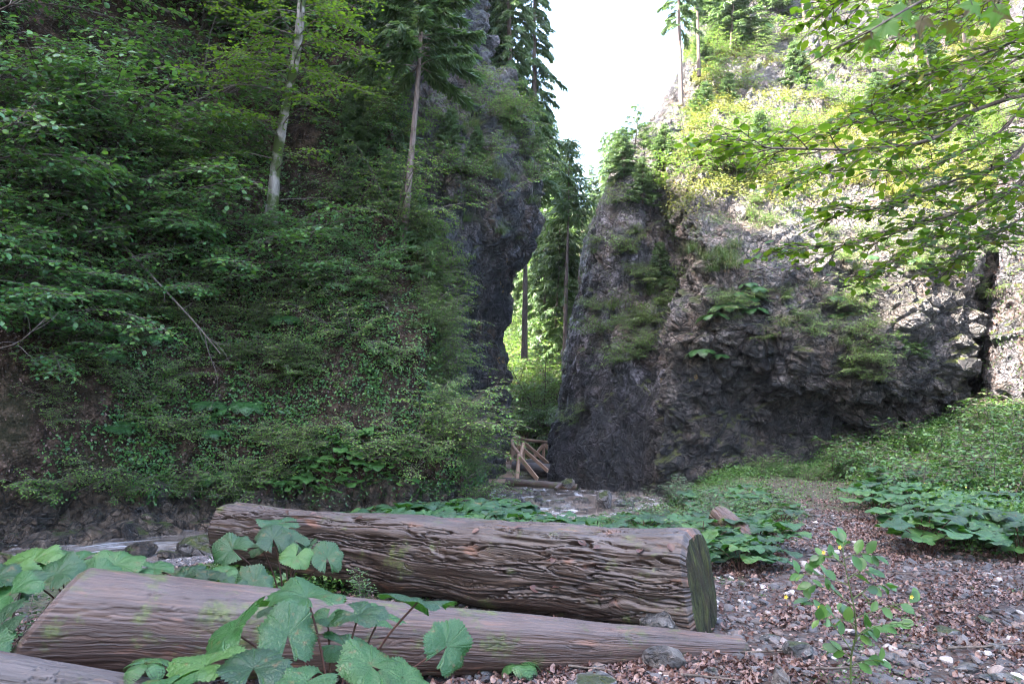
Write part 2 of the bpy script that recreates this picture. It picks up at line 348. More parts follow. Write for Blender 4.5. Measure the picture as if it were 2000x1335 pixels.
M['stalk'] = barkmat('leaf_stalk', (0.03, 0.012, 0.012), (0.07, 0.035, 0.025))
M['greenstalk'] = barkmat('green_stem', (0.04, 0.05, 0.02), (0.07, 0.10, 0.03))
def pebmat():
    b = NB('pebbles'); r = b.attr('rnd')
    col = b.ramp(r, [(0, (0.025, 0.022, 0.025)), (0.4, (0.05, 0.046, 0.05)), (0.7, (0.10, 0.085, 0.085)), (0.85, (0.11, 0.065, 0.05)), (1, (0.36, 0.33, 0.32))])
    col = b.mix(b.math('MULTIPLY', b.noise(b.pos(), 45, 4), 0.6), col, (0.05, 0.045, 0.045))
    return b.done(b.bsdf(col, 0.7, 0.35, b.bump(b.noise(b.pos(), 70, 4), 0.5, 0.01)))
M['pebble'] = pebmat()
# ------------------------------------------------------------ terrain
def rockdisp(p, A=1.0, seed=0, an=(1, 1, 1.0), rot=0.0, fine=1.0):
    q = p @ np.array([[1, 0, 0], [0, math.cos(rot), -math.sin(rot)], [0, math.sin(rot), math.cos(rot)]]) * np.array(an)
    wq = q + 0.5 * np.stack([fbm(q * 0.9 + 5, 3, seed), fbm(q * 0.9 + 25, 3, seed + 7), fbm(q * 0.9 + 45, 3, seed + 11)], 1)
    d = 0.75 * (fbm(q * 0.38, 3, seed + 1) - 0.5)
    f1, f2, c = worley(wq * 0.85, seed + 20); d = d + 0.60 * (c - 0.5) * sstep(0, 0.22, f2 - f1)
    d = d - 0.16 * np.exp(-((f2 - f1) / 0.07) ** 2)
    f1, f2, c = worley(wq * 2.3, seed + 30); d = d - fine * 0.06 * np.exp(-((f2 - f1) / 0.08) ** 2); d = d + fine * (0.42 * (c - 0.5) * sstep(0, 0.22, f2 - f1) - 0.09 * f1)
    f1, f2, c = worley(wq * 6.0, seed + 40); d = d + fine * (0.15 * (c - 0.5) * sstep(0, 0.3, f2 - f1) - 0.045 * f1)
    d = d + fine * 0.18 * (np.abs(fbm(q * 2.5, 4, seed + 3) - 0.5) * -2 + 0.4)
    return A * d
class Surf: pass
def surface(name, ctrl, nr, nc, mat, disp, label=None, flip=False, facing=(0, -1, 0), kind='structure'):
    g = loft(ctrl, nr, nc); n = gnormals(g)
    if (n * np.array(facing)).sum(2).mean() < 0: n = -n; flip = True
    d = disp(g.reshape(-1, 3)).reshape(nr, nc, 1)
    g = g + n * d
    n2 = gnormals(g); n2 = -n2 if flip else n2
    me = mesh(name, g.reshape(-1, 3), gridfaces(nr, nc, flip), [mat])
    o = link(name, me); tag(o, label, None, None, kind)
    s = Surf(); s.g = g; s.n = n2; s.P = g.reshape(-1, 3); s.N = n2.reshape(-1, 3); s.o = o
    s.px, s.py, s.dz = proj(s.P)
    a = np.linalg.norm(np.cross(np.gradient(g, axis=1), np.gradient(g, axis=0)), axis=2).ravel(); s.area = a
    return s
def pick(s, n, rng, cond=None):             # n random surface points where cond(px,py,P,N) holds
    w_ = s.area.copy()
    if cond is not None: w_ = w_ * cond(s.px, s.py, s.P, s.N)
    if w_.sum() <= 0: return np.zeros(0, int)
    return rng.choice(len(w_), n, p=w_ / w_.sum())
def hit(s, px, py):
    d = (s.px - px) ** 2 + (s.py - py) ** 2 + np.where(s.dz < 0.3, 1e9, 0)
    k = np.argsort(d)[:12]; k = k[np.argmin(s.dz[k])] if d[k[0]] < 400 else k[0]
    return s.P[k], s.N[k]
def pxgrid(rows, cols):
    """rows: list of y; cols: list of (px or list per row, Y list per row) -> control array"""
    G = np.zeros((len(rows), len(cols), 3))
    for j, (pxs, Ys) in enumerate(cols):
        for i, y in enumerate(rows):
            G[i, j] = P(pxs[i] if hasattr(pxs, '__len__') else pxs, y, Ys[i])
    return G
# river centre line: (x, y, water z, half width)
RIV = np.array([(0.7, 36, -.2, 1.3), (0.9, 28, -.40, 1.2), (1.1, 23, -.60, 1.2), (1.35, 20, -.68, 1.4), (1.5, 17.9, -.70, 1.9), (0.95, 15.6, -.72, 1.6),
                (-0.9, 13.9, -.74, 1.0), (-3.0, 13.2, -.76, 0.95), (-5.0, 12.9, -.78, 1.0), (-7.0, 11.9, -.84, 1.1), (-9.6, 10.2, -.90, 1.2), (-13, 7.5, -.95, 1.3), (-17, 4.5, -1.0, 1.3)])
RC = catmull(RIV, 240)
def ground_z(x, y):
    sh = x.shape; x = x.ravel(); y = y.ravel()
    best = np.full(len(x), 1e9); wz = np.zeros(len(x)); hw = np.ones(len(x))
    for c in RC[::3]:
        d = np.hypot(x - c[0], y - c[1]); m = d < best
        best = np.where(m, d, best); wz = np.where(m, c[2], wz); hw = np.where(m, c[3], hw)
    p = np.stack([x, y, 0 * x], 1)
    z = -0.02 * np.clip(y - 5, 0, 8) + 0.05 * (fbm(p * 0.8, 4, 5) - 0.5)
    z += 0.035 * (fbm(p * 5, 3, 6) - 0.5)
    z -= 0.30 * sstep(-1.5, -5.5, x) * sstep(5, 9, y)
    z += 1.15 * sstep(5.0, 10.5, x - 0.10 * (y - 10)) * sstep(4, 9, y)
    z += 0.10 * sstep(2.0, 5.5, x) * sstep(11, 17, y)
    z -= 0.42 * sstep(7.5, 12.0, y) * sstep(3.0, 1.4, x)
    z += 0.05 * sstep(-1.2, -3, x) * sstep(6, 4, y)
    e = best - hw
    bank = sstep(1.5, -0.25, e)
    z = z * (1 - bank) + (wz - 0.25) * bank
    far = sstep(40, 90, y); z += far * 4
    return z.reshape(sh), best.reshape(sh), hw.reshape(sh)
xs = np.concatenate([np.linspace(-60, -12, 20)[:-1], np.linspace(-12, -5, 80)[:-1], np.linspace(-5, 6, 340)[:-1], np.linspace(6, 14, 100)[:-1], np.linspace(14, 60, 20)])
ys = np.concatenate([np.linspace(-30, 1, 30)[:-1], np.linspace(1, 9, 300)[:-1], np.linspace(9, 26, 320)[:-1], np.linspace(26, 120, 60)])
XX, YY = np.meshgrid(xs, ys); ZZ, DD, HW = ground_z(XX, YY)
def greenness(x, y):
    p = np.stack([x.ravel(), y.ravel(), 0 * x.ravel()], 1); n = (fbm(p * 0.9, 4, 50) - 0.5).reshape(x.shape) * 2.2
    pathx = 2.6 + 0.28 * (y - 5)                         # path axis
    wd = 0.6 + np.clip(8.7 - y, 0, 6) * 0.5
    off = np.abs(x - pathx) - wd
    g = sstep(-0.4, 0.7, off + n * 0.5)
    far = sstep(8.5, 12.5, y)                            # far end of the path is grassy
    return np.clip(np.maximum(g * sstep(4.5, 6.5, y), far * 0.4), 0, 1)
GG = greenness(XX, YY)
ground = link('ground', mesh('ground', np.stack([XX, YY, ZZ], 2).reshape(-1, 3), gridfaces(*XX.shape), [M['ground']], rnd=GG.ravel()))
tag(ground, None, None, None, 'structure')
def gz(x, y):
    z, _, _ = ground_z(np.atleast_1d(np.asarray(x, float)), np.atleast_1d(np.asarray(y, float))); return z
# water sheet
tw = np.linspace(-1, 1, 24); d_ = unit(np.gradient(RC[:, :2], axis=0)); nrm = np.stack([-d_[:, 1], d_[:, 0]], 1)
W = np.zeros((240, 24, 3)); W[..., :2] = RC[:, None, :2] + nrm[:, None] * (tw[None, :, None] * (RC[:, None, 3:4] + 0.45)); W[..., 2] = RC[:, None, 2]
wp = W.reshape(-1, 3); W[..., 2] += 0.03 * (fbm(wp * 2.5, 3, 9) - 0.5).reshape(240, 24)
arc = np.concatenate([[0], np.cumsum(np.linalg.norm(np.diff(RC[:, :2], axis=0), axis=1))])
uvw = np.stack([np.repeat(arc, 24), np.tile(tw * 1.3, 240)], 1)
stream = link('stream_water', mesh('stream_water', W.reshape(-1, 3), gridfaces(240, 24, True), [M['water']], uv=uvw)); tag(stream, None, None, None, 'structure')
# left hillside: foot line (x, y), uphill direction, steepness factor
HC = [(-15, -22, -1, 0, 1), (-13.5, -10, -1, 0, 1), (-12.5, 0, -1, .1, 1), (-10.8, 6, -1, .25, .95), (-9.0, 10.6, -.8, .6, .8), (-7.6, 12.9, -.55, .85, .75), (-6.2, 14.0, -.4, .92, .75),
      (-4.6, 14.7, -.35, .94, .72), (-3.0, 14.8, -.35, .94, .66), (-1.7, 15.1, -.4, .92, .52), (-0.60, 15.7, -.75, .65, -1), (-0.62, 17.0, -1, .2, -1), (-0.85, 18.6, -1, .1, -1), (-2.4, 20.5, -1, .1, .3), (-3.5, 24, -1, 0, .5), (-4, 30, -1, 0, .8), (-6, 45, -1, 0, 1)]
HH = [-1.2, -.75, -.35, .1, .7, 1.6, 3, 5, 7.5, 10.5, 14, 16.2, 17.2]
HO = [-.5, -.15, .15, .55, .85, 1.3, 2.0, 3.3, 4.9, 6.9, 9.2, 12, 19]
ctrl = np.zeros((len(HH), len(HC), 3))
for j, (x, y, dx, dy, k) in enumerate(HC):
    l = math.hypot(dx, dy); HK = HO if k > 0 else [-.5, -.15, .05, .40, 1.0, 1.35, 1.6, 1.9, 2.5, 3.6, 5, 7, 10]; k = abs(k)
    hs = (3.0, 3.0, 3.0, 2.7)[j] if j < 4 else (2.4, 2.2, 1.7, 1.2, 0.95, 0.8, 0.65, 0.6, 0.6, 0.7, 0.95, 0.95, 0.7)[j - 4]
    for i in range(len(HH)):
        o_ = HK[i] * (k if i > 2 else 1.0); z_ = HH[i] if HH[i] < 3 else 3 + (HH[i] - 3) * hs
        if j < 8 and i > 6: o_ = HO[6] * k + (HO[i] - HO[6]) * k * (0.9 if j < 4 else 1.2)
        ctrl[i, j] = (x + dx / l * o_, y + dy / l * o_, z_)
def hilldisp(p):
    z = p[:, 2]
    nose = sstep(-3.0, -1.6, p[:, 0]) * 0.6
    d = (1 - nose) * 0.9 * (fbm(p * 0.35, 4, 60) - 0.5) + (0.32 + .3 * nose) * (fbm(p * 1.5, 4, 61) - 0.5)
    d = d + 0.55 * (fbm(p * np.array([.8, .8, 1.1]) + 7, 3, 66) - 0.5) * sstep(.3, 1.5, z)
    foot = sstep(0.5, -0.2, z)                              # rocky cut bank along the water
    return d * sstep(-1, 1.2, z) + foot * (rockdisp(p * 1.7, 0.9, 3) - .28) + 0.10 * (fbm(p * 7, 3, 62) - 0.5)
HILL = surface('hillside', ctrl, 520, 760, M['soil'], hilldisp)
M['stone_bank'] = rockmat('bank_rock', (0.030, 0.019, 0.013), (0.11, 0.072, 0.050), (0.26, 0.18, 0.13), 0.3, 0.0)
# rocky bank material on the foot of the hill
HILL.o.data.materials.append(M['stone_bank'])
cz = HILL.g[:-1, :-1, 2].ravel(); nzz = fbm(HILL.g[:-1, :-1].reshape(-1, 3) * 1.2, 3, 64)
HILL.o.data.polygons.foreach_set('material_index', (cz + (nzz - .5) * 1.2 < -0.05).astype(np.int32))
# left cliff
rows = [970, 890, 820, 740, 650, 560, 500, 440, 370, 300, 230, 150, 175, 290]
sil = [1000, 988, 986, 992, 985, 1003, 1028, 1050, 1044, 1030, 1015, 1000, 990, 980]
Ys = [22.6, 22.6, 22.6, 22.6, 22.6, 22.2, 21.8, 21.4, 21.6, 22.4, 23, 24, 27, 33]
ctrl = pxgrid(rows, [
    ([700] * 14, [24] * 14),
    ([790] * 14, [19.9, 19.9, 19.9, 19.9, 19.9, 19.9, 19.8, 19.7, 19.9, 20.3, 21.0, 22.2, 26, 33]),
    ([850] * 14, [19.4, 19.4, 19.4, 19.4, 19.4, 19.3, 19.1, 19.0, 19.1, 19.6, 20.6, 22.0, 26, 33]),
    ([900] * 14, [19.8, 19.8, 19.9, 20.0, 19.9, 19.4, 18.9, 18.8, 18.9, 19.4, 20.6, 22.2, 26, 33]),
    ([945, 945, 945, 945, 940, 945, 955, 960, 960, 955, 950, 945, 940, 940], [20.9, 20.9, 21.0, 21.1, 21.0, 20.2, 19.6, 19.4, 19.5, 20.2, 21.3, 22.8, 26, 33]),
    ([s - 15 for s in sil], [y - 0.7 for y in Ys]), (sil, Ys), ([s - 8 for s in sil], [y + 1.6 for y in Ys]), ([s - 60 for s in sil], [y + 4 for y in Ys]), ([s - 260 for s in sil], [y + 7 for y in Ys])])
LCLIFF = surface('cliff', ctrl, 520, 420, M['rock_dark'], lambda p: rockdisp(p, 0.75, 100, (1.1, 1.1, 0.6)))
# right slab behind the main block
rows = [985, 930, 870, 800, 730, 650, 580, 500, 430, 370, 320, 285, 230, 150, 40, -150]
sil = [1092, 1084, 1086, 1104, 1112, 1120, 1142, 1152, 1168, 1192, 1215, 1245, 1290, 1330, 1365, 1400]
Ys = [21.6, 21.5, 21.5, 21.8, 21.9, 22.0, 22.2, 22.4, 22.6, 22.8, 23.2, 23.8, 25, 28, 32, 38]
def cur(*v): return list(v)
ctrl = pxgrid(rows, [
    ([s - 10 for s in sil], [y + 14 for y in Ys]), ([s - 5 for s in sil], [y + 5 for y in Ys]), ([s for s in sil], [y + 1.2 for y in Ys]),
    ([s + 12 for s in sil], Ys),
    ([s + 70 for s in sil], [20.2, 20.1, 20.0, 20.0, 20.3, 20.8, 21.2, 21.4, 21.7, 22.0, 22.6, 23.4, 25, 28, 32, 38]),
    ([s + 150 for s in sil], [19.6, 19.5, 19.4, 19.4, 19.7, 20.5, 21.4, 21.9, 22.2, 22.3, 22.3, 23.1, 24.6, 27.5, 32, 38]),
    ([s + 230 for s in sil], [19.6, 19.5, 19.4, 19.3, 19.5, 20.1, 20.8, 21.2, 21.6, 21.9, 22.3, 23, 24.5, 27.5, 32, 38]),
    ([s + 330 for s in sil], [21, 21, 21, 21, 21, 21.5, 22, 22.5, 22.5, 22.5, 23, 23.6, 25, 28, 32, 38]),
    ([s + 500 for s in sil], [23] * 12 + [25.6, 28, 32, 38])])
RSLAB = surface('cliff', ctrl, 560, 480, M['rock_slab'], lambda p: rockdisp(p, 0.55, 200, (1.3, 1.3, 0.5)))
# main right block
rows = [990, 935, 885, 835, 770, 700, 640, 585, 520, 460, 400, 330, 240, 130, 0, -200]
lft = [1290, 1285, 1282, 1285, 1292, 1300, 1300, 1325, 1345, 1335, 1325, 1322, 1345, 1370, 1390, 1400]
ctrl = pxgrid(rows, [
    ([s + 60 for s in lft], [22.5] * 12 + [24.5, 26.5, 31, 38]), ([s + 10 for s in lft], [19.9, 19.8, 19.7, 19.6, 19.6, 19.7, 19.8, 20.0, 20.2, 20.3, 20.5, 21, 22.5, 25, 29.5, 37]),
    (lft, [18.7, 18.6, 18.5, 18.4, 18.3, 18.2, 18.2, 18.5, 18.7, 18.8, 19.1, 19.8, 21.5, 24, 28.5, 36]),
    ([1370] * 16, [18.1, 18.0, 18.0, 18.0, 17.9, 17.5, 17.2, 17.5, 17.7, 17.6, 18.2, 19.0, 20.8, 23.5, 28, 36]),
    ([1460] * 16, [17.9, 17.8, 17.9, 18.0, 17.9, 17.3, 16.9, 17.0, 17.2, 17.6, 18.2, 19.2, 21, 23.5, 28, 36]),
    ([1560] * 16, [17.8, 17.7, 18.1, 18.1, 17.2, 16.8, 16.8, 17.0, 17.1, 17.5, 18.2, 19.3, 21.2, 24, 28, 36]),
    ([1660] * 16, [17.9, 17.9, 18.4, 18.0, 16.9, 16.7, 16.9, 17.2, 17.4, 17.8, 18.5, 19.6, 21.5, 24, 28, 36]),
    ([1760] * 16, [18.0, 18.1, 18.7, 18.1, 16.9, 16.6, 16.6, 16.8, 17.2, 17.8, 18.6, 19.8, 21.8, 24, 28, 36]),
    ([1850] * 16, [18.0, 18.1, 18.5, 17.8, 17.0, 16.8, 16.9, 17.0, 17.3, 17.8, 18.7, 19.8, 22, 24, 28, 36]),
    ([1905, 1900, 1893, 1886, 1882, 1892, 1902, 1908, 1916, 1925, 1930, 1935, 1940, 1945, 1950, 1960], [18.2, 18.1, 18.1, 17.9, 17.4, 17.3, 17.4, 17.5, 17.7, 18.3, 19, 20, 22, 24, 28, 36]),
    ([1912, 1907, 1900, 1893, 1889, 1899, 1909, 1915, 1923, 1932, 1937, 1942, 1950, 1960, 1970, 1980], [20.6] * 11 + [21.5, 23, 25.5, 29, 36]),
    ([1990] * 16, [24] * 12 + [25, 27, 30, 36])])
ctrl_add = [0] * 9 + [.1, .7, 1.7, 3.4, 5.5, 8, 10]
for i_, (y_, ad) in enumerate(zip(rows, ctrl_add)):
    for j_ in range(ctrl.shape[1]):
        q_ = ctrl[i_, j_]; a_, b_, _ = proj(q_); ctrl[i_, j_] = P(float(a_), float(b_), q_[1] + ad)
RBLOCK = surface('cliff', ctrl, 700, 720, M['rock'], lambda p: rockdisp(p, 0.62, 300, (1, 1, 1.25), 0.5))
# slope right of the dark cleft
rows = [1000, 930, 870, 800, 720, 640, 560, 480, 400, 320, 230, 120, 0, -200]
lft = [1955, 1945, 1937, 1932, 1934, 1940, 1946, 1952, 1960, 1964, 1968, 1970, 1972, 1980]
ctrl = pxgrid(rows, [
    ([s + 50 for s in lft], [24] * 11 + [26, 30, 37]), ([s + 4 for s in lft], [19.5] * 8 + [20, 20.6, 22, 25, 29, 36]), ([s + 2 for s in lft], [17.4, 17.4, 17.4, 17.3, 17.2, 17.2, 17.3, 17.6, 18, 19, 21, 24, 28, 35]),
    ([2000] * 14, [15.9, 15.9, 16.1, 16.3, 16.3, 16.4, 16.7, 17.1, 17.7, 18.8, 20.5, 23.5, 27, 34]),
    ([2100] * 14, [14.5, 14.5, 14.6, 14.7, 14.8, 15, 15.4, 15.9, 16.6, 17.5, 19.5, 22, 26, 33]),
    ([2350] * 14, [12, 12, 12, 12.2, 12.4, 12.6, 13, 13.5, 14.3, 15.2, 17, 19.5, 23, 30]),
    ([2800] * 14, [9, 9, 9, 9.3, 9.6, 10, 10.5, 11, 12, 13, 15, 17, 20, 26])])
RSLOPE = surface('hillside', ctrl, 300, 260, M['rock_slab'], lambda p: rockdisp(p, 0.45, 400))
# far slope closing the gorge
rows = [960, 880, 780, 660, 540, 450, 395]
ctrl = pxgrid(rows, [(p_, [a, a + 2, a + 6, a + 14, a + 26, a + 40, a + 60]) for p_, a in ((300, 44), (800, 42), (1000, 38), (1060, 36), (1150, 40), (1300, 46), (1700, 60))])
FARHILL = surface('far_hillside', ctrl, 120, 160, M['soil'], lambda p: 3 * (fbm(p * 0.1, 4, 70) - 0.5) + 0.8 * (fbm(p * 0.6, 3, 71) - 0.5))
# rock band among the trees, top left
rows = [200, 130, 60, 0, -80, -180]
ctrl = pxgrid(rows, [(p_, [b + .2, b, b + .1, b + .5, b + 1.2, b + 2.5]) for p_, b in ((380, 23.5), (430, 20.8), (540, 20.3), (650, 20.5), (760, 21.0), (860, 21.8), (960, 25))])
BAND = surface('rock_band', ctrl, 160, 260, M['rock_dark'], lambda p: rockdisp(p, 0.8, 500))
# ------------------------------------------------------------ plant kits
LEAF_V = np.array([(0, 0, 0), (0, .35, -.04), (0, .7, -.03), (0, 1.0, -.10), (-.27, .22, .04), (-.36, .52, .05), (-.22, .82, .01), (.27, .22, .04), (.36, .52, .05), (.22, .82, .01)])
LEAF_F = np.array([(0, 1, 4), (4, 1, 5), (1, 2, 5), (5, 2, 6), (2, 3, 6), (0, 7, 1), (7, 8, 1), (1, 8, 2), (8, 9, 2), (2, 9, 3)])
SM_V = np.array([(0, 0, 0), (-.32, .45, .07), (0, 1, -.05), (.32, .45, .07), (0, .5, 0)]); SM_F = np.array([(0, 4, 1), (1, 4, 2), (0, 3, 4), (3, 2, 4)])
_k = 7; _y = np.linspace(0, 1, _k); _w = np.where(np.arange(_k) % 2 == 1, .16, .07) * (1 - _y * .55)
TW_V = np.concatenate([np.stack([-_w, _y, 0 * _y], 1), np.stack([_w, _y, 0 * _y], 1)]); TW_V[:, 2] = -.12 * TW_V[:, 1] ** 2
TW_F = np.array([t for i in range(_k - 1) for t in ((i, i + _k, i + 1), (i + 1, i + _k, i + _k + 1))])
def lframes(d, nrm_, size):
    """leaf matrices: along d, facing nrm_"""
    d = unit(d); s = unit(np.cross(d, nrm_)); n = np.cross(s, d)
    return np.stack([s, d, n], 2) * np.asarray(size)[:, None, None]
def rv(rng, n, s=1.0): return rng.normal(0, s, (n, 3))
def path(p0, d0, L, steps, rng, wob=0.12, pull=(0, 0, 0)):
    pts = [np.array(p0, float)]; d = unit(d0)
    for i in range(steps):
        d = unit(d + rng.normal(0, wob, 3) + np.array(pull)); pts.append(pts[-1] + d * L / steps)
    return np.array(pts)
class Fol:
    def __init__(s): s.T = []; s.M = []; s.tubes = []
    def leaves_on(s, pts, rng, leaf, up=(0, 0, 1), spread=0.9, start=0.1, step=0.75, tilt=0.30):
        seg = np.linalg.norm(np.diff(pts, axis=0), axis=1); L = seg.sum(); n = max(2, int(L * (1 - start) / (leaf * step)))
        t = np.linspace(start, 1, n) * (len(pts) - 1 - 1e-6); i = t.astype(int); f = (t - i)[:, None]
        p = pts[i] * (1 - f) + pts[i + 1] * f; d = unit(pts[i + 1] - pts[i])
        side = unit(np.cross(d, up)) * np.where(np.arange(n) % 2, 1, -1)[:, None]
        ld = unit(d * 0.7 + side * spread + rv(rng, n, 0.22) + np.array([0, 0, -0.12])); nn = unit(np.array(up) + rv(rng, n, tilt))
        s.T.append(p); s.M.append(lframes(ld, nn, leaf * rng.uniform(.65, 1.15, n)))
    def branch(s, pts, r0, rng, leaf, n_side, side_len, n_twig=4, twig=0.25, start=0.2, droop=-0.05, flat=0.35):
        k = len(pts); s.tubes.append((pts, np.linspace(r0, r0 * .2, k)))
        for j, t in enumerate(np.linspace(start, 0.98, n_side)):
            q = t * (k - 1 - 1e-6); i = int(q); p = pts[i] * (1 - (q - i)) + pts[i + 1] * (q - i); d = unit(pts[i + 1] - pts[i])
            sd = unit(np.cross(d, (0, 0, 1)) * (1 if j % 2 else -1)); dd = unit(d * 0.75 + sd * rng.uniform(.5, 1.1) + rng.normal(0, .15, 3)); dd[2] *= flat
            L = side_len * (1.05 - 0.6 * t) * rng.uniform(.6, 1.25)
            b = path(p, dd, L, 6, rng, .10, (0, 0, droop)); s.tubes.append((b, np.linspace(max(r0 * .3, .003), .0018, 7)))
            s.leaves_on(b, rng, leaf, start=.35)
            for m in range(n_twig):
                u = 1 + m * 5 / max(n_twig, 1); ii = min(int(u), 5); pp = b[ii]; d2 = unit(b[ii + 1] - b[ii])
                s2 = unit(np.cross(d2, (0, 0, 1)) * (1 if m % 2 else -1)); tdir = d2 * .8 + s2 * .9 + rng.normal(0, .12, 3)
                c = path(pp, tdir, twig * rng.uniform(.6, 1.3), 3, rng, .1, (0, 0, droop)); s.tubes.append((c, np.linspace(.003, .0012, 4)))
                s.leaves_on(c, rng, leaf)
    def meshes(s, name, lm, wm, rng, small=False):
        T = np.concatenate(s.T); Mx = np.concatenate(s.M)
        V, Fc, r = merge(SM_V if small else LEAF_V, SM_F if small else LEAF_F, Mx, T, rng)
        lo = mesh(name + '_foliage', V, Fc, [lm], rnd=r, smooth=not small)
        tv, tf = tube(s.tubes, 5); return [('foliage', lo), ('stem', mesh(name + '_stem', tv, tf, [wm]))]
def shrub(seed, stems, L, lean, leaf, lm, n_side=12, side=0.9, n_twig=4, twig=.28, small=False, spreadxy=.5):
    rng = np.random.default_rng(seed); f = Fol()
    for k in range(stems):
        d = np.array([lean + rng.normal(0, spreadxy), rng.normal(0, spreadxy), rng.uniform(.5, 1.2)])
        pts = path((rng.normal(0, .1), rng.normal(0, .1), -.1), d, L * rng.uniform(.6, 1.1), 12, rng, .07, (lean * .07, 0, -.055))
        f.branch(pts, .006 * L + .004, rng, leaf, n_side, side * L * .33, n_twig, twig)
    return f.meshes('shrub', lm, M['twig'], rng, small)
def spruce(seed, H, base=0.15, L0=1.6, whorl=.28, per=6, nm='needle', droop=-.10, dens=1.0, twl=.20, trunk_r=None, lean=(0, 0), pts=None, bark='sprucebark', live=1.0):
    rng = np.random.default_rng(seed); T, Mx, tubes = [], [], []
    n = 14; zz = np.linspace(0, 1, n)
    tp = np.stack([lean[0] * zz + .05 * np.sin(zz * 5 + seed), lean[1] * zz, H * zz], 1) if pts is None else np.asarray(pts, float)
    n = len(tp); zz = np.linspace(0, 1, n)
    r0 = trunk_r or H * .011 + .01
    def at(t):
        q = t * (n - 1 - 1e-6); i = int(q); return tp[i] * (1 - q + i) + tp[i + 1] * (q - i)
    z = base * H
    while z < H * .985:
        t = z / H; c = at(t); L = L0 * (1 - (t - base) / (1 - base)) ** .75 * rng.uniform(.75, 1.1) + .08
        a0 = rng.uniform(0, 6.28)
        for k in range(per):
            if rng.random() > live + (1 - live) * t: continue
            a = a0 + k * 2 * math.pi / per + rng.normal(0, .2); Lb = L * rng.uniform(.65, 1.15)
            d = np.array([math.cos(a), math.sin(a), .25 * t + .05])
            b = path(c, d, Lb, 8, rng, .05, (0, 0, droop)); b[-3:, 2] += np.array([.01, .03, .06]) * Lb
            tubes.append((b, np.linspace(.006 + .007 * Lb, .002, 9)))
            m = max(4, int(26 * Lb * dens / max(twl / .2, .5)))
            tt = np.linspace(.16, 1, m) * 7.999; i = tt.astype(int); f = (tt - i)[:, None]
            p = b[i] * (1 - f) + b[i + 1] * f; dd = unit(b[i + 1] - b[i]); sd = unit(np.cross(dd, (0, 0, 1)))
            for rep in range(3):
                s = np.where((np.arange(m) + rep) % 2, 1, -1)[:, None]
                if rep == 2: s = s * .25
                td = unit(dd * .8 + sd * s * .95 + np.array([0, 0, -.30 if rep < 2 else -.9]) + rv(rng, m, .18))
                l = twl * (.55 + .7 * np.sin(np.clip((tt / 8) * 2.6, 0, 3.1))) * rng.uniform(.7, 1.3, m) * min(1, .5 + Lb)
                T.append(p + rv(rng, m, .01)); Mx.append(lframes(td, unit(np.array([0, 0, 1.]) + rv(rng, m, .45)), l))
                T.append(p + td * l[:, None] * .45); Mx.append(lframes(unit(td + sd * .7 * np.sign(rng.normal(0, 1, m))[:, None]), unit(np.array([0, 0, 1.]) + rv(rng, m, .6)), l * .6))
        z += whorl * rng.uniform(.7, 1.2) * (1.15 - .5 * t)
    V, Fc, r = merge(TW_V, TW_F, np.concatenate(Mx), np.concatenate(T), rng)
    cr = mesh('spruce_crown', V, Fc, [M[nm]], rnd=r, smooth=False)
    rad = r0 * (1 - zz * .93)
    if True:
        tv, tf = tube([(tp, rad)], 8); tv2, tf2 = tube(tubes, 4); return [('crown', cr), ('trunk', mesh('spruce_trunk', np.concatenate([tv, tv2]), np.concatenate([tf, tf2 + len(tv)]), [M[bark]]))]
    tv, tf = tube([(tp, rad)], 10); a = mesh('spruce_trunk', tv, tf, [M[bark]])
    if tubes: tv, tf = tube(tubes, 4); bm = mesh('spruce_branches', tv, tf, [M[bark]])
    return [("crown", cr), ("trunk", a), ("limb", bm)]
def tuft(seed, n, L, w_, droop=1.0, mat='grass'):
    rng = np.random.default_rng(seed); k = 6; a = rng.uniform(0, 6.28, n); el = rng.uniform(.5, 1.4, n); l = L * rng.uniform(.5, 1.15, n)
    d = np.stack([np.cos(a) * np.cos(el), np.sin(a) * np.cos(el), np.sin(el)], 1); p = rv(rng, n, L * .10); p[:, 2] = np.abs(p[:, 2]) * .3
    V = np.zeros((n, k, 2, 3))
    for i in range(k):
        sd = unit(np.cross(d, (0, 0, 1)) + 1e-3); ww = w_ * (1 - (i / (k - 1)) ** 1.5) * .5 + .0004
        V[:, i, 0] = p - sd * ww; V[:, i, 1] = p + sd * ww
        p = p + d * (l / k)[:, None]; d = unit(d + np.array([0, 0, -.32 * droop * (1 + i * .25)]))
    b = (np.arange(n) * k * 2)[:, None]; Fc = np.concatenate([b + np.array([2 * i, 2 * i + 1, 2 * i + 3, 2 * i + 2]) for i in range(k - 1)])
    return [('blades', mesh('grass_tuft', V.reshape(-1, 3), Fc, [M[mat]], rnd=np.repeat(rng.random(n), k * 2)))]
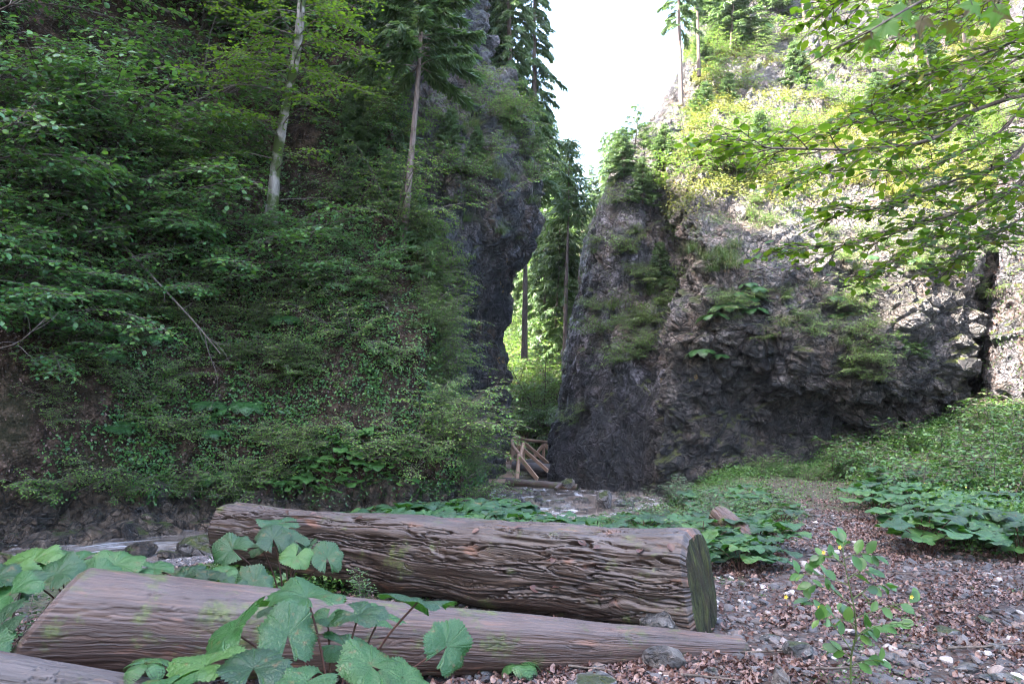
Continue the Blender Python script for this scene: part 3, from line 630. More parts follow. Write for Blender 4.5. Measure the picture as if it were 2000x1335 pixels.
def fern(seed, nf=9, L=.45):
    rng = np.random.default_rng(seed); T, Mx = [], []; tubes = []
    for k in range(nf):
        a = k * 6.28 / nf + rng.normal(0, .25); pts = path((0, 0, 0), (math.cos(a), math.sin(a), 1.1), L * rng.uniform(.7, 1.1), 10, rng, .04, (0, 0, -.22))
        tubes.append((pts, np.linspace(.003, .001, 11)))
        m = 20; t = np.linspace(.15, 1, m) * 9.999; i = t.astype(int); f = (t - i)[:, None]; p = pts[i] * (1 - f) + pts[i + 1] * f; d = unit(pts[i + 1] - pts[i])
        sd = unit(np.cross(d, (0, 0, 1))); up = np.cross(sd, d)
        for s in (-1, 1):
            T.append(p); Mx.append(lframes(sd * s + d * .35, up + rv(rng, m, .12), L * .26 * np.sin(np.linspace(.5, 3.0, m)) + .01) * np.array([.55, 1, 1]))
    V, Fc, r = merge(TW_V * np.array([1.6, 1, 1]), TW_F, np.concatenate(Mx), np.concatenate(T), rng); tv, tf = tube(tubes, 4)
    return [('frond', mesh('fern_frond', V, Fc, [M['fern']], rnd=r, smooth=False)), ('rib', mesh('fern_rib', tv, tf, [M['greenstalk']]))]
def bleaf(seed, nr=7, na=44, cup=.22):
    """one toothed, wavy, kidney-shaped butterbur leaf of radius 1; notch at -y, stalk joins at the origin"""
    rng = np.random.default_rng(seed); th = np.linspace(-math.pi * .93, math.pi * .93, na) + math.pi / 2
    ph = rng.uniform(0, 6.28, 4); rr = np.linspace(0, 1, nr) ** .8
    edge = 1 + .10 * np.cos(2 * (th - math.pi / 2)) + .05 * np.sin(7 * th + ph[0]) + .045 * np.where(np.arange(na) % 2, 1, -1)
    e2 = np.abs(th - math.pi / 2) / (math.pi * .93); edge *= 1 - .12 * (e2 > .93)
    V = np.zeros((nr, na, 3))
    for i, q in enumerate(rr):
        e = 1 + (edge - 1) * q ** 2; V[i, :, 0] = q * e * np.cos(th); V[i, :, 1] = q * e * np.sin(th)
        V[i, :, 2] = cup * q ** 1.3 * (1 - .75 * q) * 1.6 + q ** 2 * (.09 * np.sin(3 * th + ph[1]) + .05 * np.sin(6 * th + ph[2])) - .22 * q ** 3 * (.5 + .5 * np.sin(th * 2 + ph[3])) + .022 * q * np.sin(9 * th) 
    return V.reshape(-1, 3), gridfaces(nr, na)
BL = [bleaf(i) for i in range(5)]; BLN = [bleaf(i + 30, 12, 90) for i in range(4)]
def bplant(seed, n=7, size=.16, height=.3, spread=.28, mat='butter'):
    rng = np.random.default_rng(seed); Vs, Fs, uv, rn, tubes, b = [], [], [], [], [], 0
    for k in range(n):
        a = k * 2.4 + rng.normal(0, .3); rr = spread * math.sqrt((k + .3) / n); s = size * rng.uniform(.6, 1.15)
        top = np.array([rr * math.cos(a), rr * math.sin(a), height * rng.uniform(.5, 1.05)])
        nn = unit(np.array([math.cos(a) * .45, math.sin(a) * .45, 1]) + rng.normal(0, .16, 3)); d = unit(np.array([math.cos(a), math.sin(a), -.1]))
        Mx = lframes(d[None], nn[None], np.array([s]))[0]; v, f = BL[rng.integers(5)]
        Vs.append(v @ Mx.T + top); Fs.append(f + b); b += len(v); uv.append(v[:, :2]); rn.append(np.full(len(v), rng.random()))
        m = top * np.array([.35, .35, .6]); tubes.append((np.array([(0, 0, -.05), m * .5, m, (top + m) / 2 + (0, 0, .01), top]), np.linspace(.006, .004, 5) * size / .16))
    tv, tf = tube(tubes, 5)
    return [('foliage', mesh('butterbur_foliage', np.concatenate(Vs), np.concatenate(Fs), [M[mat]], rnd=np.concatenate(rn), uv=np.concatenate(uv))), ('stem', mesh('butterbur_stem', tv, tf, [M['stalk']]))]
def ico(sub):
    import bmesh
    bm = bmesh.new(); bmesh.ops.create_icosphere(bm, subdivisions=sub, radius=1); bm.verts.ensure_lookup_table()
    V = np.array([v.co[:] for v in bm.verts]); Fc = np.array([[v.index for v in f.verts] for f in bm.faces]); bm.free(); return V, Fc
ICO = {k: ico(k) for k in (1, 2, 5)}
def stoneV(seed, sub=5, dims=(1, .8, .6), rough=.05):
    rng = np.random.default_rng(seed); V, Fc = ICO[sub]; n = unit(rng.normal(0, 1, (16, 3))); dd = rng.uniform(.62, 1.0, 16)
    c = V @ n.T; r = np.min(np.where(c > .05, dd[None] / np.maximum(c, .05), 9), 1); r = np.minimum(r, 1.15)
    P_ = V * r[:, None]
    if sub > 2: P_ = P_ * (1 + rough * 2 * (fbm(P_ * 2.5 + seed, 5, seed) - .5) + rough * (fbm(P_ * 9 + seed, 3, seed) - .5))[:, None]
    return P_ * np.array(dims), Fc
def rock_thing(seed, px, py, Y, wpx, label, group=None, dims=(1, .8, .6), mat='stone', sink=.25, rz=None, name='rock', cat='rock'):
    p = P(px, py, Y); s = wpx / F * Y / 2
    V, Fc = stoneV(seed, 5, dims); rng = np.random.default_rng(seed)
    me = mesh(name, V, Fc, [M[mat]]); z = max(float(gz(p[0], p[1])[0]), -.76) if sink is not None else p[2]
    return inst(name, [('rock', me)], (p[0], p[1], z + s * dims[2] * (1 - 2 * (sink or .5)) if sink is not None else p[2]), (0, 0, rng.uniform(0, 6.28) if rz is None else rz), s, label, cat, group)
rng = np.random.default_rng(7)
PR = {}
PR['hazel'] = [shrub(10 + i, 5, 2.6, .55, .095, M['hazel'], 12, .95, 4, .30) for i in range(4)]
PR['herbbush'] = [shrub(30 + i, 14, .9, .3, .052, M['herb'], 9, .9, 3, .12, True, .6) for i in range(3)]
PR['brightbush'] = [shrub(40 + i, 11, 1.6, .3, .062, M['herb'], 10, .9, 4, .2, True) for i in range(3)]
PR['broad'] = [shrub(50 + i, 4, 5.5, .05, .16, M['herb'], 14, .8, 5, .55, True, .25) for i in range(2)]
PR['spruce'] = [spruce(60 + i, 9, .12, 1.8, .30, 6, 'needle', -.12, .9, .20) for i in range(2)]
PR['youngspruce'] = [spruce(70 + i, 2.6, .06, .95, .17, 6, 'needle2', -.05, .9, .14) for i in range(2)]
PR['thinspruce'] = [spruce(80 + i, 8, .40, 1.0, .4, 4, 'needle2', -.12, .8, .18, live=.75) for i in range(2)]
PR['tuft'] = [tuft(90 + i, 150, .55, .008, 1.1) for i in range(3)]
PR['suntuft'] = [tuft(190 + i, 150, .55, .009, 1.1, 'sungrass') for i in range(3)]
PR['fern'] = [fern(95 + i) for i in range(3)]
PR['butter'] = [bplant(100 + i, 8, .17, .30, .34) for i in range(4)]
PR['butterfar'] = [bplant(110 + i, 9, .14, .34, .36) for i in range(3)]
PR['bigherb'] = [bplant(115 + i, 12, .17, .55, .42, 'butterlight') for i in range(2)]
def onsurf(kind, s, idx, rng, name, label, cat, group, sc_=(0.8, 1.2), lean=True, sink=.05, tilt=0.25):
    for k in idx:
        p, n = s.P[k], s.N[k]; a = math.atan2(n[1], n[0]) + rng.normal(0, .45) if lean else rng.uniform(0, 6.28)
        q = rng.uniform(*sc_); pr = PR[kind][rng.integers(len(PR[kind]))]
        inst(name, pr, p - n * sink, (rng.normal(0, .1), tilt * (1 - max(n[2], 0)) if lean else 0, a), q, label, cat, group)
def atpix(kind, s, spots, rng, name, label, cat, group, sc_=(0.8, 1.2), **kw):
    idx = []
    for (px, py) in spots:
        d = (s.px - px) ** 2 + (s.py - py) ** 2 + np.where(s.dz < .3, 1e9, 0); k = np.argsort(d)[:14]; idx.append(k[np.argmin(s.dz[k])])
    onsurf(kind, s, idx, rng, name, label, cat, group, sc_, **kw)
def box(x0, x1, y0, y1): return lambda px, py, P_, N_: ((px > x0) & (px < x1) & (py > y0) & (py < y1) & (P_[:, 1] > 2)).astype(float)
def pts_box(s, n, rng, x0, x1, y0, y1, upw=0.0):
    return pick(s, n, rng, lambda a, b, c, d: box(x0, x1, y0, y1)(a, b, c, d) * np.clip(d[:, 2] + 1 - upw, 0.02, 2))
def Yat(s, px, py): return float(hit(s, px, py)[0][1])
# ------------------------------------------------------------ left hillside
rng = np.random.default_rng(21)
G1 = 'hazel shrubs on the upper left hillside'
onsurf('hazel', HILL, pts_box(HILL, 110, rng, -150, 520, -60, 330), rng, 'hazel_shrub', 'leafy hazel shrub in the dense thicket filling the upper left corner', 'shrub', G1, (1.0, 1.6))
onsurf('hazel', HILL, pts_box(HILL, 26, rng, -150, 420, -160, 90), rng, 'hazel_shrub', 'leafy hazel shrub at the very top left of the hillside', 'shrub', 'hazel shrubs at the top left edge', (1.1, 1.7))
atpix('hazel', HILL, [(720, 520), (740, 560), (700, 480), (760, 600), (690, 560)], rng, 'hazel_shrub', 'hazel shrub in the middle of the slope below the slender spruce', 'shrub', 'hazel shrubs below the slender spruce', (.45, .6))
onsurf('hazel', HILL, pts_box(HILL, 75, rng, -150, 430, 330, 640), rng, 'hazel_shrub', 'shaded hazel shrub with horizontal leaf sprays halfway down the left hillside', 'shrub', 'hazel shrubs on the lower left hillside', (.75, 1.25))
onsurf('hazel', HILL, pts_box(HILL, 38, rng, 380, 760, 200, 620), rng, 'hazel_shrub', 'hazel shrub among grasses to the right of the pale leaning trunk', 'shrub', 'hazel shrubs in the middle of the left hillside', (.5, .85))
onsurf('herbbush', HILL, pts_box(HILL, 120, rng, 540, 950, 560, 965), rng, 'leafy_herb', 'mid green leafy herb in the thick growth on the nose of the left slope', 'herb', 'leafy herbs on the nose of the left slope', (.7, 1.25))
onsurf('herbbush', HILL, pts_box(HILL, 110, rng, 90, 620, 560, 960), rng, 'ground_herb', 'dark green low herb on the shaded lower left slope', 'herb', 'low herbs on the lower left slope', (.6, 1.1))
atpix('hazel', HILL, [(90, 600), (60, 640), (200, 560), (240, 600), (330, 540), (440, 560), (480, 540), (60, 480), (150, 500), (120, 690), (300, 480), (20, 560), (400, 470), (520, 480), (560, 560), (250, 420)], rng, 'hazel_shrub', 'hazel shrub whose leafy spray hangs low over the dark lower left slope', 'shrub', 'hazel sprays over the lower left slope', (.8, 1.2))
onsurf('brightbush', HILL, pts_box(HILL, 130, rng, 560, 905, 380, 900), rng, 'leafy_bush', 'light green small-leaved bush on the steep nose of the left hillside', 'bush', 'light green bushes left of the gorge', (.7, 1.35))
onsurf('herbbush', HILL, pts_box(HILL, 60, rng, 560, 1010, 560, 980), rng, 'herb_clump', 'bright green herb clump hanging on the slope beside the stream', 'herb', 'herb clumps left of the gorge', (.6, 1.1))
onsurf('herbbush', HILL, pts_box(HILL, 30, rng, 600, 900, 150, 560), rng, 'herb_clump', 'small herb clump high on the slope near the spruce trunks', 'herb', 'herb clumps high on the left slope', (.7, 1.3))
onsurf('tuft', HILL, pts_box(HILL, 75, rng, 480, 960, 180, 950), rng, 'grass_tuft', 'drooping grass tuft on the left hillside', 'grass tuft', 'grass tufts on the left hillside', (.7, 1.3), lean=False)
onsurf('fern', HILL, pts_box(HILL, 30, rng, 150, 650, 600, 950), rng, 'fern', 'shaded fern on the dark lower left slope', 'fern', 'ferns on the lower left slope', (.8, 1.4), lean=False)
onsurf('fern', HILL, pts_box(HILL, 26, rng, 600, 900, 120, 600), rng, 'fern', 'green fern growing on the left slope', 'fern', 'ferns on the left slope', (.8, 1.4), lean=False)
onsurf('youngspruce', HILL, pts_box(HILL, 7, rng, 690, 900, 200, 480), rng, 'young_spruce', 'young spruce rooted on the slope between herbs and the dark cliff', 'young spruce', 'young spruces left of the cliff', (.5, .9), lean=False)
_e = [(855, 450), (850, 500), (860, 540), (850, 580), (865, 620), (870, 660), (870, 700), (880, 740), (885, 780), (895, 820), (900, 850), (930, 870), (920, 900), (870, 480), (860, 540), (875, 640), (880, 820)]
atpix('brightbush', HILL, _e, rng, 'leafy_bush', 'light green bush jutting out at the edge of the left slope beside the dark cliff', 'bush', 'bushes edging the left slope', (.45, .75))
atpix('tuft', HILL, [(x - 8, y + 12) for x, y in _e], rng, 'grass_tuft', 'grass tuft hanging at the edge of the left slope beside the dark cliff', 'grass tuft', 'grass tufts edging the left slope', (1.0, 1.6), lean=False)
atpix('youngspruce', HILL, [(850, 560), (700, 300)], rng, 'young_spruce', 'bushy pale green young spruce in front of the dark cliff', 'young spruce', 'pale young spruces in front of the dark cliff', (.7, .85), lean=False)
PR['tallpale'] = [spruce(320 + i, 9, .10, 1.3, .30, 5, 'needle2', -.16, .8, .17) for i in range(2)]
def tagst(o, nm_cat=None): tag(o, None, nm_cat, None, 'stuff'); return o
def cover(name, s, n, cond, size, mat, rng, off=.12, V=SM_V, Fc=SM_F, tilt=.5, clump=None, flat=False):
    k = pick(s, n, rng, lambda a, b, c, d: cond(a, b, c, d) * (sstep(.44, .54, fbm(c * clump, 3, 77)) + .03 if clump else 1))
    if clump: k = np.repeat(k[::7], 7)[:n]; n = len(k)
    p = s.P[k] + s.N[k] * rng.uniform(0, off, (n, 1)) + rv(rng, n, .03) + (np.repeat(rv(rng, n // 7 + 1, .04), 7, 0)[:n] + rv(rng, n, .06) if clump else 0)
    nn = unit((s.N[k] if flat else s.N[k] * .7 + np.array([0, -.1, .8])) + rv(rng, n, tilt)); d = rv(rng, n); d = d - nn * (d * nn).sum(1, keepdims=True)
    Vv, Ff, r = merge(V, Fc, lframes(d, nn, size * rng.uniform(.6, 1.3, n)), p, rng)
    return tagst(link(name, mesh(name, Vv, Ff, [M[mat]], rnd=r, smooth=False)))
cover('ground_cover', HILL, 200000, lambda a, b, c, d: box(60, 1000, 430, 985)(a, b, c, d) * np.where(c[:, 2] > -.3, 1, .1) * sstep(-20, 240, a), .062, 'hazel', rng, .16, clump=1.5)
cover('ground_cover', HILL, 130000, box(-100, 930, -50, 620), .075, 'hazel', rng, .35, clump=.8)
cover('leaf_litter', HILL, 14000, lambda a, b, c, d: box(-100, 700, 350, 1000)(a, b, c, d) * np.where(c[:, 2] > -.2, 1, .05), .055, 'litter', rng, .03, flat=True)
cover('herb_cover', HILL, 60000, lambda a, b, c, d: box(540, 1010, 560, 990)(a, b, c, d) * np.where(c[:, 2] > -.35, 1, .0), .05, 'hazel', rng, .30, clump=1.9)
# big-leaved plants at the foot of the slope
for px, py, q in ((640, 945, .8), (668, 920, .9), (700, 905, 1.0), (735, 925, .9), (700, 945, .9), (655, 890, .7), (745, 890, .8), (600, 960, .6), (570, 970, .6), (620, 925, .7), (760, 930, .6), (775, 960, .6), (560, 930, .5), (720, 870, .6), (680, 965, .7), (640, 975, .7), (800, 900, .5), (520, 960, .5), (740, 960, .7), (450, 880, .45), (440, 830, .5)):
    p, n = hit(HILL, px, py)
    inst('broad_leaved_plant', PR['bigherb'][rng.integers(2)], p + n * .05, (0.25, 0, rng.uniform(0, 6)), q, 'bright green broad-leaved plant in the clump at the foot of the left slope', 'plant', 'broad-leaved plants at the foot of the left slope')
# pale leaning tree
dY = Yat(HILL, 533, 395) - 15.6 - 1.0
_P = P
P = lambda a, b, c, d=0: _P(a, b, c + dY)
tp = np.array([P(526, 470, 15.9), P(532, 400, 15.6), P(538, 330, 15.5), P(547, 270, 15.3), P(556, 215, 15.1), P(568, 160, 15), P(580, 95, 14.9), P(586, 40, 14.8), P(592, -30, 14.8), P(606, -150, 14.8), P(620, -330, 14.8), P(640, -600, 14.8)])
tp = catmull(tp, 30); r2 = np.random.default_rng(5); f = Fol()
for j in range(26):
    i = r2.integers(3, 28); a = r2.uniform(0, 6.28); d = np.array([math.cos(a), math.sin(a) - .5, .15])
    f.branch(path(tp[i], d, r2.uniform(1.2, 2.4), 10, r2, .07, (0, 0, -.03)), .014, r2, .075, 9, .75, 3, .22, start=.3)
for tgt in ((470, 60), (430, 20), (690, 110), (740, 120), (700, 60), (640, 160), (500, 150), (650, 30), (720, 180), (450, 120), (600, 200)):
    e = P(tgt[0], tgt[1], 13.9); i = int(np.clip(26 - (tgt[1] + 40) / 16, 4, 26)); st = tp[i]
    f.branch(catmull(np.array([st, st * .5 + e * .5 + (0, 0, .25), e]), 10), .014, r2, .08, 11, .7, 4, .22, start=.25)
parts = f.meshes('beech', M['beech'], M['twig'], r2)
tv, tf = tube([(tp, np.interp(np.linspace(0, 1, 30), [0, .12, .4, 1], [.18, .115, .092, .06]))], 16)
tv += (fbm(tv * 6, 3, 3)[:, None] - .5) * .03
b0 = tp[0].copy()
o = link('beech_tree', None); o.location = b0
for nm, me in (('trunk', mesh('beech_trunk', tv - b0, tf, [M['palebark']])), ('crown', parts[0][1]), ('limb', parts[1][1])):
    if nm != 'trunk': me.transform(Matrix.Translation(-Vector(b0)))
    link(nm, me, o)
tag(o, 'leaning tree with a pale bare trunk high on the left hillside', 'tree')
P = _P
# the two slender spruces with visible trunks, left of the dark cliff
def spruce_at(pts, seed, base, L0, label, nm='needle2', tr=.085, whorl=.34, per=5, live=1.0, dens=.9, twl=.2, H=None):
    pts = catmull(np.array(pts), 24); b0 = pts[0].copy(); pl = pts - b0; H = pl[-1][2]
    pr = spruce(seed, H, base, L0, whorl, per, nm, -.07, dens, twl, tr, pts=pl, live=live)
    return inst('spruce_tree', pr, b0, (0, 0, 0), 1.0, label, 'spruce')
yb = Yat(HILL, 787, 480)
spruce_at([P(787, 490, yb), P(797, 370, yb - .1), P(808, 250, yb - .2), P(818, 130, yb - .3), P(826, 0, yb - .3), P(834, -200, yb - .3), P(840, -420, yb - .3)], 201, .50, 1.6,
          'slender spruce with long bare grey trunk and pale green boughs before the dark cliff', tr=.085, dens=1.1, twl=.20, whorl=.36, per=5, live=.6)
spruce_at([P(750, 220, 18.8), P(757, 130, 18.8), P(764, 30, 18.8), P(770, -120, 18.8), P(775, -300, 18.8)], 202, .35, 1.5, 'spruce with grey trunk behind the pale-boughed spruce, cut by the top of the picture', nm='needle', tr=.10, live=.8)
spruce_at([P(757, 330, 18.0), P(759, 280, 18.0), P(760, 230, 18.0), P(762, 180, 18.0)], 203, .2, .7, 'small dark dead-limbed spruce left of the slender bare trunk', nm='needle', tr=.03, live=1.0, dens=.7, whorl=.2, per=6)
# dark spruces crowning the left cliff
for k, (px, Y, H) in enumerate([(895, 28, 9.5), (950, 29, 10.5), (1000, 28.5, 11), (1035, 30, 11.5), (915, 31, 11), (975, 32, 12), (640, 25, 9), (700, 25.5, 8.5), (830, 27, 9.5), (770, 26.5, 9), (865, 29.5, 10)]):
    p = P(px, 300, Y); p[2] = 10.6 if px < 1015 else 9.2 if px < 1050 else 7.5; q = H / 9
    inst('spruce_tree', PR['tallpale' if px > 960 else 'spruce'][k % 2], p, (0, .03, k * 2.1), q, 'dark spruce with drooping boughs crowding the top of the left cliff', 'spruce', 'dark spruces on the left cliff')
atpix('tuft', LCLIFF, [(1030, 330), (1015, 300), (1000, 350), (975, 345), (905, 265), (930, 250), (950, 330), (890, 400), (1025, 365), (985, 270), (1035, 400), (860, 270), (915, 430), (970, 460), (1008, 470)], rng, 'grass_tuft', 'drooping grass tuft hanging from the dark left cliff', 'grass tuft', 'grass tufts on the left cliff', (.9, 1.6), lean=False)
atpix('herbbush', LCLIFF, [(1020, 270), (1000, 240), (960, 290), (930, 340), (905, 330), (880, 330), (1040, 340), (950, 380), (1035, 300), (985, 200), (1010, 220), (920, 200), (880, 230), (960, 220), (940, 160)], rng, 'herb_clump', 'herb clump rooted in the dark left cliff', 'herb', 'herb clumps on the left cliff', (.7, 1.3))
atpix('youngspruce', LCLIFF, [(930, 310), (1000, 260), (880, 300)], rng, 'young_spruce', 'young spruce clinging to the dark left cliff', 'young spruce', 'young spruces on the left cliff', (.35, .5), lean=False)
cover('moss_cover', LCLIFF, 9000, lambda a, b, c, d: box(800, 1060, 100, 760)(a, b, c, d) * np.clip(d[:, 2] + .15, 0, 1), .035, 'grass', rng, .03)
onsurf('brightbush', BAND, pts_box(BAND, 14, rng, 430, 900, 40, 190), rng, 'leafy_bush', 'small leafy bush below the dark rock band', 'bush', 'bushes below the dark rock band', (.6, .9))
for k, (px, Y, H) in enumerate([(1062, 43, 16), (1082, 48, 17), (1102, 44, 14), (1030, 46, 14), (1042, 52, 15), (1022, 50, 13)]):
    p = P(px, 700, Y); inst('spruce_tree', PR['tallpale'][k % 2], (p[0], p[1], 2.5), (0, 0, k * 1.3), H / 9, 'tall pale green spruce rising against the sky just right of the left cliff', 'spruce', 'tall pale spruces at the sky edge')
# bare branches sticking out of the slope
for k, (pp, r_, lb) in enumerate([([(205, 440, 13), (260, 500, 12.8), (330, 575, 12.6), (385, 635, 12.4), (430, 690, 12.3)], .030, 'long bare pole leaning down the lower left hillside'),
     ([(290, 55, 11.5), (335, 110, 11.4), (375, 180, 11.3), (420, 245, 11.2), (470, 320, 11.1), (520, 380, 11)], .014, 'thin pale bare branch arching through the upper left thicket'),
     ([(0, 255, 9), (40, 230, 9), (70, 200, 9)], .008, 'short thin twig at the left edge of the thicket'),
     ([(0, 20, 8), (22, 8, 8), (50, -10, 8)], .015, 'grey branch tip in the top left corner'),
     ([(395, 620, 12.6), (405, 680, 12.4), (425, 740, 12.3), (415, 790, 12.3)], .012, 'forked dead root hanging below the leaning pole'),
     ([(0, 680, 9.5), (40, 665, 9.5), (90, 620, 9.5)], .009, 'curved bare twig at the left edge above the dark soil'),
     ([(690, 355, 15.2), (640, 345, 15.2), (590, 340, 15.1), (660, 380, 15.1), (720, 440, 15)], .008, 'thin bent twig under the leaning pale trunk')]):
    dz = Yat(HILL, *pp[0][:2]) - pp[0][2] if k in (0, 1, 4, 6) else 0
    q = catmull(np.array([P(a[0], a[1], a[2] + dz - .3 * (j > 0)) for j, a in enumerate(pp)]), 14); tubes = [(q, np.linspace(r_, r_ * .35, 14))]; r3 = np.random.default_rng(k)
    for m in range(5):
        i = r3.integers(3, 13); tubes.append((path(q[i], unit(q[-1] - q[0]) + r3.normal(0, .6, 3), r3.uniform(.25, .8), 5, r3, .15), np.linspace(r_ * .35, .002, 6)))
    tv, tf = tube(tubes, 6); b0 = q[0]
    inst('bare_branch', [('branch', mesh('bare_branch', tv - b0, tf, [M['twig']]))], b0, label=lb, cat='branch')
# ------------------------------------------------------------ right cliff and slope
atpix('tuft', RBLOCK, [(1385, 505), (1400, 520), (1420, 515), (1370, 500), (1410, 495), (1440, 480), (1350, 490), (1395, 530), (1430, 530)], rng, 'grass_tuft', 'long grass tuft drooping over the ledge by the dark crevice', 'grass tuft', 'grass tufts on the ledge by the crevice', (1.0, 1.5), lean=False)
sp = [(1540, 575), (1530, 640), (1560, 620), (1620, 600), (1655, 590), (1640, 620), (1680, 560), (1670, 530), (1690, 600), (1700, 640), (1690, 700), (1670, 690), (1700, 735), (1650, 670), (1720, 700), (1760, 500), (1790, 520), (1730, 480), (1810, 470), (1590, 560), (1650, 500), (1700, 460), (1620, 450), (1580, 430), (1500, 430), (1460, 420), (1480, 390), (1545, 400), (1850, 470), (1650, 720), (1425, 600), (1440, 620), (1880, 520)]
atpix('tuft', RBLOCK, sp, rng, 'grass_tuft', 'grass tuft growing on the face of the big right rock', 'grass tuft', 'grass tufts on the right rock face', (.6, 1.1), lean=False)
atpix('herbbush', RBLOCK, sp[::2] + [(1445, 590), (1480, 580), (1410, 585), (1700, 690), (1680, 720), (1800, 500), (1590, 640), (1520, 655), (1690, 650), (1660, 640)], rng, 'herb_clump', 'green herb clump growing on the face of the big right rock', 'herb', 'herb clumps on the right rock face', (.45, .85))
atpix('fern', RBLOCK, [(1440, 580), (1465, 590), (1430, 600), (1475, 610), (1415, 600), (1455, 560), (1640, 590), (1650, 610), (1630, 615), (1480, 570), (1700, 500), (1780, 510), (1395, 620), (1370, 690), (1410, 700)], rng, 'fern', 'fern growing from the face of the big right rock', 'fern', 'ferns on the right rock face', (.7, 1.2), lean=False)
atpix('youngspruce', RBLOCK, [(1790, 690), (1765, 700)], rng, 'young_spruce', 'tiny spruce on the right part of the big rock face', 'young spruce', 'tiny spruces on the right rock face', (.3, .38), lean=False)
cover('moss_cover', RBLOCK, 34000, lambda a, b, c, d: box(1300, 1920, 200, 560)(a, b, c, d) * np.clip(d[:, 2] + .0, 0, 1) * sstep(560, 380, b), .05, 'grass', rng, .10, clump=1.2)
up = lambda a, b, c, d: box(1280, 2050, -120, 420)(a, b, c, d) * sstep(430, 330, b)
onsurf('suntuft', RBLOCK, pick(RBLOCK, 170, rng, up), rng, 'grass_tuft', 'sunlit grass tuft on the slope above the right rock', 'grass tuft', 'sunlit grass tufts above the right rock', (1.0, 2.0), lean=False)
onsurf('herbbush', RBLOCK, pick(RBLOCK, 110, rng, up), rng, 'slope_herb', 'sunlit herb clump on the slope above the right rock', 'herb', 'sunlit herb clumps above the right rock', (1.0, 1.9))
upp = lambda a, b, c, d: box(1280, 2050, -150, 330)(a, b, c, d)
onsurf('youngspruce', RBLOCK, pick(RBLOCK, 34, rng, upp), rng, 'young_spruce', 'sunlit young spruce on the bright slope above the right rock', 'young spruce', 'sunlit young spruces above the right rock', (.4, 1.0), lean=False)
onsurf('brightbush', RBLOCK, pick(RBLOCK, 60, rng, upp), rng, 'leafy_bush', 'sunlit leafy bush on the bright slope above the right rock', 'bush', 'sunlit bushes above the right rock', (.5, 1.1))
onsurf('thinspruce', RBLOCK, pick(RBLOCK, 16, rng, lambda a, b, c, d: box(1370, 1900, -150, 220)(a, b, c, d)), rng, 'spruce_tree', 'thin-crowned spruce standing on the sunlit slope at the top right', 'spruce', 'thin spruces on the sunlit slope', (.5, .9), lean=False)
for px, py, Y, q, lb in ((1330, 205, 26, .85, 'tall thin spruce on the sunlit skyline with a bare trunk'), (1365, 150, 27, .75, 'dense-topped spruce just right of the skyline pair')):
    inst('spruce_tree', PR['thinspruce'][0], P(px, py, Y), (0, 0, px), q, lb, 'spruce')
inst('spruce_tree', spruce(300, 1.7, .2, .7, .22, 4, 'needle2', -.02, .7, .12), P(1243, 302, 23.6), (0, 0, 0), 1.0, 'small dark spruce standing on the tip of the slab beside the sky', 'spruce')
onsurf('herbbush', RSLAB, pick(RSLAB, 45, rng, lambda a, b, c, d: box(1150, 1345, 280, 700)(a, b, c, d) * sstep(0, 120, a - 1110 + (b - 600) * .3)), rng, 'herb_clump', 'green herb clump on the narrow slab right of the gap', 'herb', 'herb clumps on the slab right of the gap', (.5, 1.0))
onsurf('brightbush', RSLAB, pick(RSLAB, 16, rng, box(1200, 1345, 270, 620)), rng, 'leafy_bush', 'leafy bush on the narrow slab right of the gap', 'bush', 'bushes on the slab right of the gap', (.25, .5))
onsurf('tuft', RSLAB, pick(RSLAB, 45, rng, box(1140, 1345, 270, 700)), rng, 'grass_tuft', 'grass tuft on the narrow slab right of the gap', 'grass tuft', 'grass tufts on the slab right of the gap', (.7, 1.3), lean=False)
atpix('youngspruce', RSLAB, [(1215, 345), (1300, 330), (1260, 400), (1290, 560)], rng, 'young_spruce', 'young spruce rooted on the narrow slab right of the gap', 'young spruce', 'young spruces on the slab', (.4, .6), lean=False)
atpix('herbbush', RSLAB, [(1120, 820), (1105, 810), (1135, 800), (1250, 690), (1260, 680)], rng, 'herb_clump', 'herb clump low on the slab near the footbridge', 'herb', 'herb clumps above the footbridge', (.4, .6))
cover('moss_cover', RSLAB, 12000, lambda a, b, c, d: box(1090, 1345, 250, 720)(a, b, c, d) * np.clip(d[:, 2] + .1, 0, 1), .04, 'grass', rng, .08)
onsurf('herbbush', RSLOPE, pick(RSLOPE, 45, rng, box(1930, 2120, 60, 900)), rng, 'herb_clump', 'green herb clump on the slope right of the dark cleft', 'herb', 'herb clumps right of the dark cleft', (.6, 1.1))
onsurf('tuft', RSLOPE, pick(RSLOPE, 20, rng, box(1940, 2100, 200, 700)), rng, 'grass_tuft', 'grass tuft on the slope right of the dark cleft', 'grass tuft', 'grass tufts right of the dark cleft', (.7, 1.2), lean=False)
cover('leaf_litter', RSLOPE, 9000, box(1925, 2150, 350, 820), .06, 'litter', rng, .03, flat=True)
cover('ground_cover', RSLOPE, 16000, box(1925, 2150, 100, 900), .05, 'mossgrass', rng, .15, clump=1.2)
onsurf('brightbush', RBLOCK, pick(RBLOCK, 40, rng, box(1400, 2050, -130, 130)), rng, 'leafy_bush', 'sunlit bush near the very top right of the bright slope', 'bush', 'sunlit bushes at the top of the slope', (.9, 1.8))
onsurf('youngspruce', RBLOCK, pick(RBLOCK, 10, rng, box(1400, 2050, -130, 130)), rng, 'young_spruce', 'sunlit young spruce near the very top right of the slope', 'young spruce', 'sunlit young spruces at the top of the slope', (.9, 1.7), lean=False)
cover('sunlit_grass', RBLOCK, 230000, lambda a, b, c, d: box(1290, 2060, -60, 440)(a, b, c, d) * sstep(450, 330, b) * np.clip(d[:, 2] + .4, 0, 1), .075, 'sungrass', rng, .20, clump=.9)
